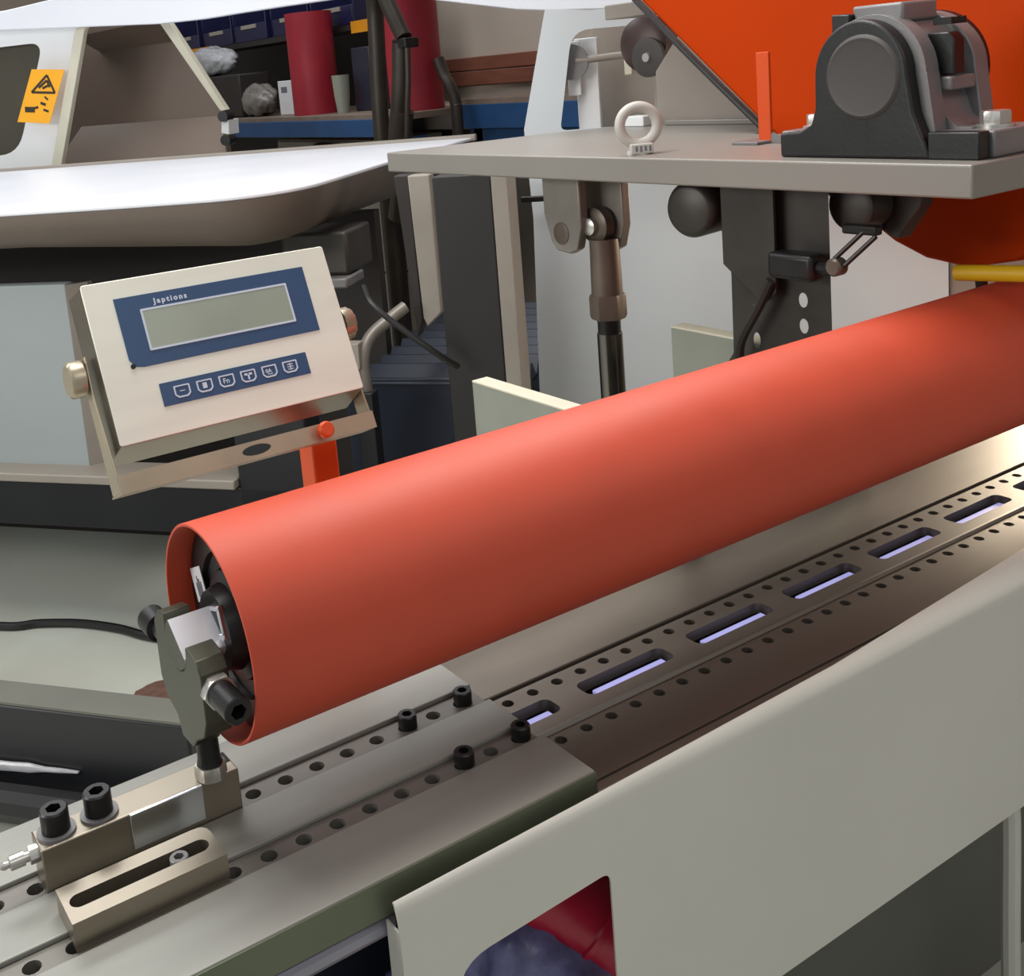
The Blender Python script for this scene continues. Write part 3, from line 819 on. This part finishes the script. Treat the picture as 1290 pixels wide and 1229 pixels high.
top = [(u, n, ZTT) for u, n in plan]
sk = [(u, n, ZTT - 0.012) for u, n in plan]
G().loft([[bpt(*p) for p in sk], [bpt(*p) for p in top]]).out('table_top', 'whitegloss', tb, bev=0.004, seg=3)
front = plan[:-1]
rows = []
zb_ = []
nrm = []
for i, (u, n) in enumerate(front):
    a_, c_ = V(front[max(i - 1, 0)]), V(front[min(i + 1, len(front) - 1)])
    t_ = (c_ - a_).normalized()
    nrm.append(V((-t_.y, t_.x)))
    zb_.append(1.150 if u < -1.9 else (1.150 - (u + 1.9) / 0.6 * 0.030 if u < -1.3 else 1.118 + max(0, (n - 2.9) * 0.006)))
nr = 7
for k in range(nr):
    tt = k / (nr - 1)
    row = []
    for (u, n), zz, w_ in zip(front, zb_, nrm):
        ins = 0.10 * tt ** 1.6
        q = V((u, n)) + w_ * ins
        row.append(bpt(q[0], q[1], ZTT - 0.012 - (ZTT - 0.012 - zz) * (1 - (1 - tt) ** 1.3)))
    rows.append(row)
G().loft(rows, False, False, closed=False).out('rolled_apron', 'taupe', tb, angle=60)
G().box((-3.9, 4.09, ZTT - 0.012), (-1.09, 4.12, ZTT + 0.012)).xf(BM).out('back_rim', 'greypaint', tb, bev=0.003)
G().box((-3.6, 2.62, 0.50), (-1.892, 2.66, 1.038)).xf(BM).out('front_panel', 'panel2', tb, bev=0.004)
G().prism([bpt(-1.892, 2.62, 0.50), bpt(-1.845, 2.66, 0.50), bpt(-1.845, 2.66, 1.034), bpt(-1.892, 2.62, 1.034)], BM.to_3x3() @ V((0.0, 0.02, 0))).out('panel_edge', 'greypaint', tb)
G().box((-3.6, 2.54, 0.488), (-1.40, 2.66, 0.514)).xf(BM).out('ledge', 'greypaint', tb, bev=0.004)
G().box((-3.6, 2.56, 0.352), (-1.20, 2.66, 0.487)).xf(BM).out('lower_beam', 'nearblack', tb, bev=0.004)
G().box((-3.6, 3.3, 0.0), (-1.22, 3.35, 1.11)).xf(BM).out('shade_backing', 'mirk', tb)  # dark sheet added to stand in for the shade under the table
G().box((-1.395, 2.56, 0.0), (-1.19, 2.66, 0.80)).xf(BM).out('leg', 'nearblack', tb, bev=0.004)

cp = tag(G().box((-0.838, 2.70, 0), (-0.690, 2.80, 1.262)).xf(BM).out('charcoal_post', 'postdark', bev=0.003), 'x', 'post')
tag(cp, 'thick charcoal post standing between the white table and the white panel', 'post')
G().box((-0.690, 2.701, 0), (-0.652, 2.80, 1.262)).xf(BM)
pe = G().box((-0.6895, 2.702, 0), (-0.650, 2.80, 1.262)).xf(BM).out('edge_channel', 'greypaint', None, bev=0.002)
pe.parent = cp
pe.location = pe.location - cp.location
tag(G().prism([bpt(-0.968, 2.9, 1.25), bpt(-0.908, 2.9, 1.25), bpt(-0.904, 2.9, 0.875), bpt(-0.948, 2.9, 0.835), bpt(-0.958, 2.9, 0.86)], BM.to_3x3() @ V((0, 0.05, 0))).out('grey_stay', 'greypaint', bev=0.004), 'warm grey stay hanging left of the charcoal post', 'stay')
tag(G().prism([bpt(-1.014, 2.92, 1.25), bpt(-0.972, 2.92, 1.25), bpt(-0.965, 2.92, 0.85), bpt(-0.985, 2.92, 0.80)], BM.to_3x3() @ V((0, 0.05, 0))).out('brown_stay', 'mirk', bev=0.004), 'dark brown stay beside the warm grey stay', 'stay')
nb = thing('bellows_box', 'navy sheet metal box with ribbed bellows top behind the roller', 'bellows box', bpt(-0.95, 3.2, 0))
G().box((-1.25, 3.0, 0.0), (-0.70, 3.04, 0.66)).xf(BM).out('front_sheet', 'navy', nb, bev=0.004)
G().box((-1.18, 3.04, 0.0), (-0.70, 3.9, 0.64)).xf(BM).out('box_body', 'navy', nb)
for k in range(9):
    g = G()
    n0 = 2.995 + 0.10 * k
    g.loft([[bpt(u, n0, 0.645), bpt(u, n0 + 0.045, 0.692), bpt(u, n0 + 0.055, 0.692), bpt(u, n0 + 0.1, 0.645)] for u in (-1.18, -0.70)])
    g.out('bellows_fold', 'navy', nb)
pp = thing('grey_elbow', 'grey bent pipe bracket right of the weighing indicator', 'pipe', bpt(-1.07, 2.75, 0.7))
G().tube([bpt(-1.085, 2.75, 0.70), bpt(-1.085, 2.75, 0.79), bpt(-1.07, 2.78, 0.84), bpt(-1.03, 2.83, 0.875), bpt(-0.995, 2.865, 0.90)], 0.017, 14, 6).out('elbow', 'clevis', pp)
G().box((-1.135, 2.72, 0.765), (-1.085, 2.76, 0.835)).xf(BM).out('flange', 'greypaint', pp, bev=0.003)
G().box((-1.11, 2.72, 0.0), (-1.06, 2.77, 0.70)).xf(BM).out('pipe_leg', 'nearblack', pp, bev=0.003)
tag(G().tube([bpt(-1.03, 2.66, 1.00), bpt(-0.997, 2.62, 0.963), bpt(-0.92, 2.61, 0.90), bpt(-0.833, 2.62, 0.83), bpt(-0.80, 2.66, 0.79)], 0.008, 8, 5).out('loose_cable', 'cable'), 'thin dark cable sloping down to the charcoal post', 'cable')
tag(G().tube([bpt(-1.22, 2.2, 0.42), bpt(-1.08, 2.2, 0.40), bpt(-0.98, 2.2, 0.375), bpt(-0.80, 2.25, 0.33), bpt(-0.6, 2.3, 0.0)], 0.009, 8, 5).out('black_hose', 'cable'), 'black hose just above the roller, right of the orange post', 'hose')
# machine parts under the table
up = thing('table_motor', 'dark grey drive unit hanging under the white table corner', 'motor', bpt(-1.25, 2.95, 1.0))
G().box((-1.36, 2.90, 0.985), (-1.16, 3.1, 1.108)).xf(BM).out('drive_case', 'hanger', up, bev=0.01)
G().box((-1.40, 2.86, 0.955), (-1.155, 3.0, 0.984)).xf(BM).out('drive_base', 'brggrey', up, bev=0.006)
G().cyl(bpt(-1.31, 2.86, 0.995), bpt(-1.31, 2.84, 0.995), 0.02).out('drive_cap', 'bright', up)

# side plates, hopper, hood
s1 = thing('window_side_plate', 'white slanted machine side plate with rounded window and orange warning sticker', 'side plate', bpt(-3.1, 4.3, 1.2))
pl = [(-3.9, 1.95), (-2.78, 1.95), (-2.876, 1.825), (-3.110, 1.205), (-3.9, 1.205)]
win = rpoly([(-3.75, 1.795), (-3.072, 1.795), (-3.282, 1.318), (-3.75, 1.318)], [0.1, 0.07, 0.10, 0.1], 6)
G().plate(pl, [win], bpt(0, 4.32, 0), BM.to_3x3() @ V((1, 0, 0)), (0, 0, 1), -0.05).out('side_sheet', 'white', s1)
G().prism([bpt(u, 4.40, z) for u, z in ((-3.8, 1.25), (-3.21, 1.25), (-3.02, 1.84), (-3.8, 1.84))], BM.to_3x3() @ V((0, 0.02, 0))).out('window_backing', 'windowdark', s1)
G().prism([bpt(-2.765, 4.29, 1.95), bpt(-2.868, 4.29, 1.818), bpt(-3.098, 4.29, 1.205), bpt(-3.045, 4.29, 1.205), bpt(-2.818, 4.29, 1.818), bpt(-2.725, 4.29, 1.95)], BM.to_3x3() @ V((0, 0.03, 0))).out('edge_flange', 'barcream', s1, bev=0.003)
stk = G().prism([bpt(*p) for p in ((-3.092, 4.268, 1.682), (-2.926, 4.268, 1.666), (-3.040, 4.268, 1.443), (-3.205, 4.268, 1.462))], BM.to_3x3() @ V((0, -0.002, 0))).out('warning_sticker', 'sticker', s1)
g = G()
Un = BM.to_3x3() @ V((0, -0.001, 0))


def stroke(g, a, b, wd):
    a, b = V(a), V(b)
    d = (b - a).normalized()
    n_ = V((-d.y, d.x)) * wd
    g.prism([bpt(p.x, 4.2655, p.y) for p in (a + n_, b + n_, b - n_, a - n_)], Un)


for a, b in (((-3.108, 1.584), (-3.018, 1.650)), ((-3.018, 1.650), (-2.99, 1.572)), ((-2.99, 1.572), (-3.108, 1.584)), ((-3.068, 1.600), (-3.022, 1.628)), ((-3.05, 1.596), (-3.018, 1.606)), ((-3.022, 1.628), (-3.012, 1.598))):
    stroke(g, a, b, 0.005)
for a, b, wd in (((-3.155, 1.513), (-3.105, 1.508), 0.012), ((-3.105, 1.515), (-3.085, 1.518), 0.005), ((-3.07, 1.535), (-3.045, 1.525), 0.006), ((-3.06, 1.505), (-3.035, 1.495), 0.005), ((-3.045, 1.560), (-3.03, 1.545), 0.004)):
    stroke(g, a, b, wd)
g.out('warning_symbol', 'inkblack', stk)

hp_ = thing('sheet_hopper', 'taupe sheet metal hopper with pale rim beside the window side plate', 'hopper', bpt(-2.8, 4.7, 1.2))
hx = [(-3.30, 1.20), (-3.30, 1.90), (-2.74, 1.90), (-2.45, 1.42), (-2.43, 1.20)]
G().prism([bpt(u, 4.75, z) for u, z in hx], BM.to_3x3() @ V((0, 0.02, 0))).out('back_sheet', 'hopper', hp_)
G().prism([bpt(-3.20, 4.74, 1.405), bpt(-2.452, 4.74, 1.400), bpt(-2.37, 4.60, 1.20), bpt(-3.32, 4.60, 1.20)], BM.to_3x3() @ V((0, 0.02, 0.0))).out('sloped_sheet', 'hopper', hp_)
G().prism([bpt(-2.640, 4.55, 1.93), bpt(-2.555, 4.55, 1.84), bpt(-2.322, 4.55, 1.428), bpt(-2.352, 4.55, 1.425), bpt(-2.612, 4.55, 1.85), bpt(-2.70, 4.55, 1.93)], BM.to_3x3() @ V((0, 0.04, 0))).out('rim', 'barcream', hp_, bev=0.003)
G().prism([bpt(u, 4.55, z) for u, z in ((-2.318, 1.385), (-2.352, 1.385), (-2.36, 1.33), (-2.322, 1.32))], BM.to_3x3() @ V((0, 0.1, 0))).out('rim_tab', 'white', hp_, bev=0.002)
for z in (1.402, 1.298):
    G().cyl(bpt(-2.335, 4.53, z), bpt(-2.335, 4.60, z), 0.024, n=18).out('hinge', 'black', hp_)
G().prism([bpt(-3.05, 4.56, 1.815), bpt(-2.60, 4.56, 1.85), bpt(-2.60, 4.75, 1.755), bpt(-3.05, 4.75, 1.745)], (0, 0, 0.01)).out('top_sheet', 'hopper', hp_)

hd = thing('white_hood', 'glossy white machine hood with arched lower edge across the top of the picture', 'hood', bpt(-1.5, 4.2, 1.65))
lo = [(-3.9, 1.90), (-3.176, 1.857), (-2.779, 1.83), (-2.403, 1.805), (-2.20, 1.803), (-2.043, 1.809), (-1.85, 1.815), (-1.701, 1.818), (-1.56, 1.822), (-1.441, 1.818), (-1.34, 1.800), (-1.255, 1.778), (-1.074, 1.738), (-0.927, 1.706), (-0.80, 1.688), (-0.697, 1.681), (-0.475, 1.663), (-0.2, 1.645), (0.3, 1.62)]
G().prism([bpt(u, 4.2, z) for u, z in lo + [(0.3, 2.5), (-1.3, 2.5), (-2.896, 1.957), (-3.162, 1.934), (-3.9, 1.91)]], BM.to_3x3() @ V((0, 0.04, 0))).out('hood_front', 'whitegloss', hd, bev=0.004)
G().box((-1.3, 4.24, 2.46), (0.3, 5.0, 2.5)).xf(BM).out('hood_top', 'white', hd)
for u in (-0.25, 0.25):
    G().box((u - 0.04, 4.95, 0.0), (u + 0.04, 5.0, 2.46)).xf(BM).out('leg', 'white', hd)

s2 = thing('white_cabinet', 'tall white machine cabinet with rounded window behind the light grey plate', 'machine cabinet', bpt(-0.2, 3.0, 0))
pl2 = [(-0.585, 1.648), (-0.47, 1.634), (0.349, 1.622), (0.345, 1.10), (0.345, 0.02), (-0.690, 0.02), (-0.671, 0.634), (-0.654, 1.104), (-0.662, 1.344)]
win2 = rpoly([(-0.520, 1.588), (0.1, 1.575), (0.1, 1.335), (-0.566, 1.335)], [0.05, 0.04, 0.04, 0.018], 6)
G().plate(pl2, [win2], bpt(0, 2.975, 0), BM.to_3x3() @ V((1, 0, 0)), (0, 0, 1), -0.03).out('front_sheet', 'panel', s2)
G().box((-0.672, 2.930, 1.158), (-0.600, 2.9445, 1.173)).xf(BM).out('slot_handle', 'black', s2, bev=0.003)
G().box((-0.527, 3.05, 1.20), (-0.468, 3.08, 1.566)).xf(BM).out('inner_upright', 'white', s2, bev=0.003)
G().box((-0.495, 3.16, 1.0), (0.30, 3.18, 1.62)).xf(BM).out('inner_sheet', 'greypaint', s2)
G().box((-0.545, 3.03, 1.42), (-0.512, 3.049, 1.56)).xf(BM).out('inner_plate', 'white', s2, bev=0.002)
G().cyl(bpt(-0.533, 3.03, 1.508), bpt(-0.533, 3.015, 1.508), 0.046, n=32).out('inner_disc', 'brggrey', s2)
G().cyl(bpt(-0.52, 3.022, 1.509), bpt(-0.39, 3.03, 1.514), 0.0095, n=16).out('inner_rod', 'greypaint', s2)
G().box((-0.394, 3.0, 1.462), (-0.374, 3.05, 1.548)).xf(BM).out('inner_cheek', 'barcream', s2, bev=0.003)
G().box((-0.374, 3.01, 1.49), (-0.325, 3.05, 1.54)).xf(BM).out('inner_fork', 'greypaint', s2, bev=0.008)
G().box((0.35, 3.0, 0.0), (0.9, 3.03, 1.3)).xf(BM).out('side_return', 'greypaint', s2)
G().box((-0.66, 3.18, 0.0), (0.34, 3.7, 1.0)).xf(BM).out('cabinet_body', 'panel', s2)

dm = thing('drum_motor', 'dark brown round motor under the orange guard edge, inside the white frame window', 'motor', (1.95, 1.95, 1.45))
G().lathe((1.99, 1.985, 1.535), (-1, -0.2, 0), [(0, 0.04), (0.05, 0.062), (0.09, 0.062), (0.10, 0.045)], 36).out('drum', 'drumbrown', dm)
G().lathe((1.90, 1.945, 1.505), (-1, -0.1, 0), [(0, 0.045), (0.01, 0.045), (0.014, 0.03)], 30).out('end_cover', 'capdisc', dm)
G().lathe((1.888, 1.940, 1.505), (-1, -0.1, 0), [(0, 0.012), (0.008, 0.010)], 18).out('centre_bolt', 'bright', dm)
G().box((1.93, 1.93, 1.60), (2.05, 2.12, 1.635)).out('motor_bracket', 'greypaint', dm, bev=0.003)
G().box((1.96, 1.96, 1.35), (2.02, 2.00, 1.5)).out('motor_stand', 'greypaint', dm)

# ------------------------------------------------------------------ storage behind
sh = thing('storage_shelf', 'dark storage shelf with amber edge strip holding blue bins', 'shelf', (3.3, 6.0, 0))
G().box((3.02, 4.98, 1.755), (3.30, 8.6, 1.785)).out('shelf_board', 'shelfdark', sh)
G().box((3.005, 4.98, 1.752), (3.02, 8.6, 1.772)).out('edge_strip', 'shelfdark', sh)
for y0, y1 in ((5.0, 5.18), (7.05, 7.85)):
    G().box((2.995, y0, 1.735), (3.004, y1, 1.795)).out('amber_label_strip', 'amber', sh)
for y in (5.02, 8.55):
    G().box((3.02, y - 0.03, 0), (3.08, y + 0.03, 2.4)).out('upright', 'shelfdark', sh)
G().box((3.55, 5.42, 0.2), (3.57, 8.6, 2.6)).out('back_board', 'shelfdark', sh)


def make_bin():
    t_ = thing('storage_bin', '', 'bin', (3.02, 0, 1.7855), 'blue bins on the shelf')
    t_.location = (0, 0, 0)
    g = G()
    w_, d_, h_ = 0.47, 0.26, 0.30
    g.box((0, 0, 0), (d_, w_, 0.012)).box((0, 0, 0.012), (d_, 0.014, h_)).box((0, w_ - 0.014, 0.012), (d_, w_, h_)).box((d_ - 0.012, 0.014, 0.012), (d_, w_ - 0.014, h_))
    g.box((0, 0.014, 0.012), (0.014, w_ - 0.014, 0.10))
    g.out('bin_body', 'bin', t_, bev=0.004)
    G().box((-0.006, 0.13, 0.075), (0, 0.34, 0.098)).out('label_holder', 'greypaint', t_)
    return t_


b0 = make_bin()
ys = (7.28, 6.76, 6.24, 5.72, 5.20)
lbs = ('dark blue storage bin behind the hopper rim, first on the shelf', 'dark blue storage bin second on the shelf, right of the hopper rim', 'dark blue storage bin between the second bin and the standing crimson roll',
       'dark blue storage bin hidden mostly behind the upright crimson roll', 'dark blue storage bin last on the shelf, by the bronze arm')
for i, (y, lb) in enumerate(zip(ys, lbs)):
    t_ = b0 if i == 0 else b0.copy()
    if i:
        COL.objects.link(t_)
        for c in b0.children:
            q = c.copy()
            q.parent = t_
            COL.objects.link(q)
    t_['label'] = lb
    t_.location = (3.03 + 0.01 * (i % 2), y, 1.7855)

bn = thing('blue_bench', 'blue steel workbench with brown top along the back wall', 'workbench', (3.2, 6.0, 0))
G().box((2.72, 4.27, 1.312), (3.50, 8.6, 1.342)).out('bench_top', 'benchtop', bn, bev=0.003)
G().box((2.705, 4.27, 1.235), (2.73, 8.6, 1.318)).out('front_rail', 'benchblue', bn, bev=0.003)
for y in (4.32, 6.6, 8.5):
    G().box((2.76, y - 0.03, 0), (2.82, y + 0.03, 1.235)).out('leg', 'benchblue', bn)
G().box((3.4, 4.5, 0.3), (3.42, 8.5, 1.2)).out('back_panel', 'shelfdark', bn)
cb_ = thing('drawer_cabinet', 'grey drawer cabinet under the blue bench', 'cabinet', (3.2, 5.6, 0))
G().box((3.0, 5.0, 0.5), (3.38, 6.18, 1.19)).out('cabinet_body', 'greypaint', cb_, bev=0.004)
G().box((2.985, 5.02, 1.03), (2.999, 6.16, 1.18)).out('drawer', 'greypaint', cb_, bev=0.003)
G().tube([(2.97, 5.42, 1.15), (2.96, 5.45, 1.165), (2.96, 5.62, 1.165), (2.97, 5.66, 1.15)], 0.012, 8, 4).out('drawer_handle', 'black', cb_)
G().box((3.0, 5.0, 0), (3.38, 6.18, 0.49)).out('cabinet_plinth', 'greypaint', cb_)
b2 = thing('steel_workbench', 'blue workbench below the red-brown wall band, beside the white frame', 'workbench', (3.2, 3.8, 0))
G().box((2.98, 3.2, 1.345), (3.6, 4.24, 1.375)).out('bench_top', 'benchtop', b2, bev=0.003)
G().box((2.97, 3.2, 1.245), (3.0, 4.24, 1.35)).out('front_rail', 'benchblue', b2, bev=0.003)
G().box((3.02, 3.2, 1.13), (3.05, 4.24, 1.24)).out('lower_rail', 'benchblue', b2)
for y in (3.3, 4.18):
    G().box((3.02, y - 0.03, 0), (3.08, y + 0.03, 1.245)).out('leg', 'benchblue', b2)


def roll(y, x, h, r, lb, tilt):
    t_ = thing('rubber_roll', lb, 'roll', (x, y, 1.3422), 'standing crimson rolls')
    del t_['group']
    o_ = G().lathe((x, y, 1.3424), (0, 0, 1), [(0.0, r - 0.012), (0, r), (h, r), (h, r - 0.014), (0.02, r - 0.014)], 48, False, False).out('roll_sleeve', 'rubber2', t_)
    G().lathe((x, y, 1.3426), (0, 0, 1), [(0.05, 0.03), (0.05, r - 0.015), (h - 0.05, r - 0.015), (h - 0.05, 0.03)], 32).out('roll_core', 'shelfdark', t_)


roll(5.40, 2.87, 0.525, 0.123, 'crimson rubber roll standing upright on the blue bench below the bins', 0)
roll(4.425, 2.87, 0.60, 0.124, 'taller crimson rubber roll standing at the end of the blue bench behind the bronze arm', 0)


def crumple(name, c, s_, m, seed, lb, cat):
    bm2 = bmesh.new()
    bmesh.ops.create_icosphere(bm2, subdivisions=4, radius=1)
    for v in bm2.verts:
        d = 0.8 * noise.fractal(v.co * 1.3 + V((seed, seed, 0)), 0.9, 2.0, 4) + 0.4 * abs(noise.noise(v.co * 3 + V((seed, 0, 0))))
        v.co = V((v.co.x * s_[0], v.co.y * s_[1], max(v.co.z, -0.75) * s_[2])) * (1 + 0.3 * d)
    zm = min(v.co.z for v in bm2.verts)
    for v in bm2.verts:
        v.co += V((c[0], c[1], c[2] - zm))
    m_ = bpy.data.meshes.new('tmp')
    bm2.to_mesh(m_)
    bm2.free()
    g_ = G()
    g_.b.from_mesh(m_)
    return tag(g_.out(name, m, angle=70), lb, cat)


tag(G().box((2.80, 6.20, 1.3425), (3.0, 7.3, 1.595)).out('dark_case', 'shelfdark', bev=0.01), 'dark case on the blue bench under the crumpled white film', 'case')
crumple('crumpled_film', (2.88, 6.75, 1.5955), (0.09, 0.32, 0.10), 'bag', 3.1, 'crumpled white plastic film on the dark case behind the hopper rim', 'plastic film')
crumple('smoky_film', (2.84, 6.03, 1.3425), (0.07, 0.155, 0.095), 'smoke', 7.7, 'heap of smoky grey plastic film on the blue bench left of the crimson roll', 'plastic film')
cbx = tag(G().box((2.86, 5.62, 1.3425), (2.98, 5.82, 1.53)).out('white_carton', 'label', bev=0.004), 'small white carton on the blue bench beside the crimson roll', 'carton')
mk = G().box((2.8585, 5.71, 1.465), (2.8599, 5.78, 1.497)).out('print_patch', 'inkgrey', None)
mk.parent = cbx
mk.location -= cbx.location
tag(G().box((2.95, 4.95, 1.3425), (3.2, 5.13, 1.66)).out('navy_box', 'navy', bev=0.006), 'navy box on the bench between the two crimson rolls', 'box')
tag(G().lathe((2.86, 5.10, 1.3425), (0, 0, 1), [(0, 0.03), (0.09, 0.04), (0.19, 0.045)], 20).out('pale_cup', 'bargreen'), 'pale green cup on the bench right of the upright crimson roll', 'cup')

la = thing('jointed_arm', 'dark bronze jointed lamp arm with upright post in front of the crimson rolls', 'lamp arm', (2.55, 4.2, 0))
G().tube([(2.58, 4.29, 0.0), (2.58, 4.285, 1.2), (2.58, 4.25, 1.7), (2.58, 4.22, 2.1)], 0.036, 12, 4).out('post', 'lampiron', la)
G().tube([(2.56, 4.20, 2.05), (2.56, 4.15, 1.88), (2.56, 4.05, 1.72), (2.56, 4.005, 1.655)], 0.034, 12, 4).out('upper_arm', 'lampiron', la)
G().box((2.53, 3.955, 1.615), (2.60, 4.055, 1.655)).out('joint', 'black', la, bev=0.006)
G().tube([(2.56, 4.03, 1.64), (2.56, 4.055, 1.50), (2.56, 4.085, 1.38), (2.56, 4.12, 1.25)], 0.038, 12, 4).out('lower_arm', 'lampiron', la)
G().tube([(2.55, 3.97, 1.64), (2.55, 3.985, 1.50), (2.55, 4.01, 1.38), (2.55, 4.035, 1.25)], 0.012, 10, 4).out('tension_rod', 'lampiron', la)
G().tube([(2.56, 4.07, 1.36), (2.56, 4.105, 1.25), (2.57, 4.12, 1.1), (2.58, 4.2, 0.9)], 0.05, 12, 4).out('base_sleeve', 'lampiron', la)
tag(G().tube([(2.9, 4.27, 1.56), (2.9, 4.235, 1.49), (2.9, 4.19, 1.43), (2.9, 4.165, 1.36), (2.9, 4.165, 1.2), (2.9, 4.2, 0.0)], 0.026, 12, 5).out('bent_hose', 'lampiron'), 'dark bent hose rising beside the blue bench below the red-brown band', 'hose')

# ------------------------------------------------------------------ on the floor at the left
fb = tag(G().box((-3.2, 1.86, 0.0), (-1.20, 1.945, 0.25)).xf(BM).out('floor_beam', 'nearblack', bev=0.006), 'black steel beam on the floor at the left behind the clamp', 'beam')
tp = G().box((-3.2, 1.862, 0.2502), (-1.205, 1.943, 0.256)).xf(BM).out('top_cap', 'darkgrey', None)
tp.parent = fb
tp.location = tp.location - fb.location
tag(G().tube([bpt(-3.2, 2.70, 0.012), bpt(-2.7, 2.60, 0.012), bpt(-2.27, 2.585, 0.012), bpt(-2.15, 2.62, 0.012), bpt(-2.02, 2.64, 0.012), bpt(-1.88, 2.63, 0.012), bpt(-1.75, 2.60, 0.012), bpt(-1.5, 2.58, 0.012)], 0.013, 10, 6).out('floor_cable', 'cable'), 'thick black cable across the grey floor at the left', 'cable')
g = G()
loops = []
for i in range(24):
    t_ = i / 23
    u = -2.45 + 0.97 * t_
    wd = 0.040 * (1 - t_) ** 0.8 + 0.002
    c = bpt(u, 1.835 + 0.02 * t_, 0.0)
    loops.append([c + BM.to_3x3() @ V((0, 0.022 * cos(2 * pi * k / 10) * (1 - t_ * 0.8), 0)) + V((0, 0, 0.080 + 0.035 * t_ + wd * sin(2 * pi * k / 10) * (1 + 0.25 * sin(i * 2.3)))) for k in range(10)])
tag(g.loft(loops).out('plastic_wrap', 'bag', angle=25), 'shiny strip of clear plastic wrap along the black floor beam', 'plastic film')
tag(G().tube([bpt(-3.0, 1.80, 0.045), bpt(-2.2, 1.80, 0.05), bpt(-1.6, 1.80, 0.06), bpt(-1.3, 1.79, 0.07)], 0.04, 10, 5).out('black_tube', 'cable'), 'black tube lying in front of the black floor beam', 'tube')
crumple('dirt_heap', bpt(-1.52, 2.32, 0.0005), (0.14, 0.10, 0.012), 'cord', 1.3, 'small heap of reddish brown dirt on the floor left of the clamp', 'dirt')
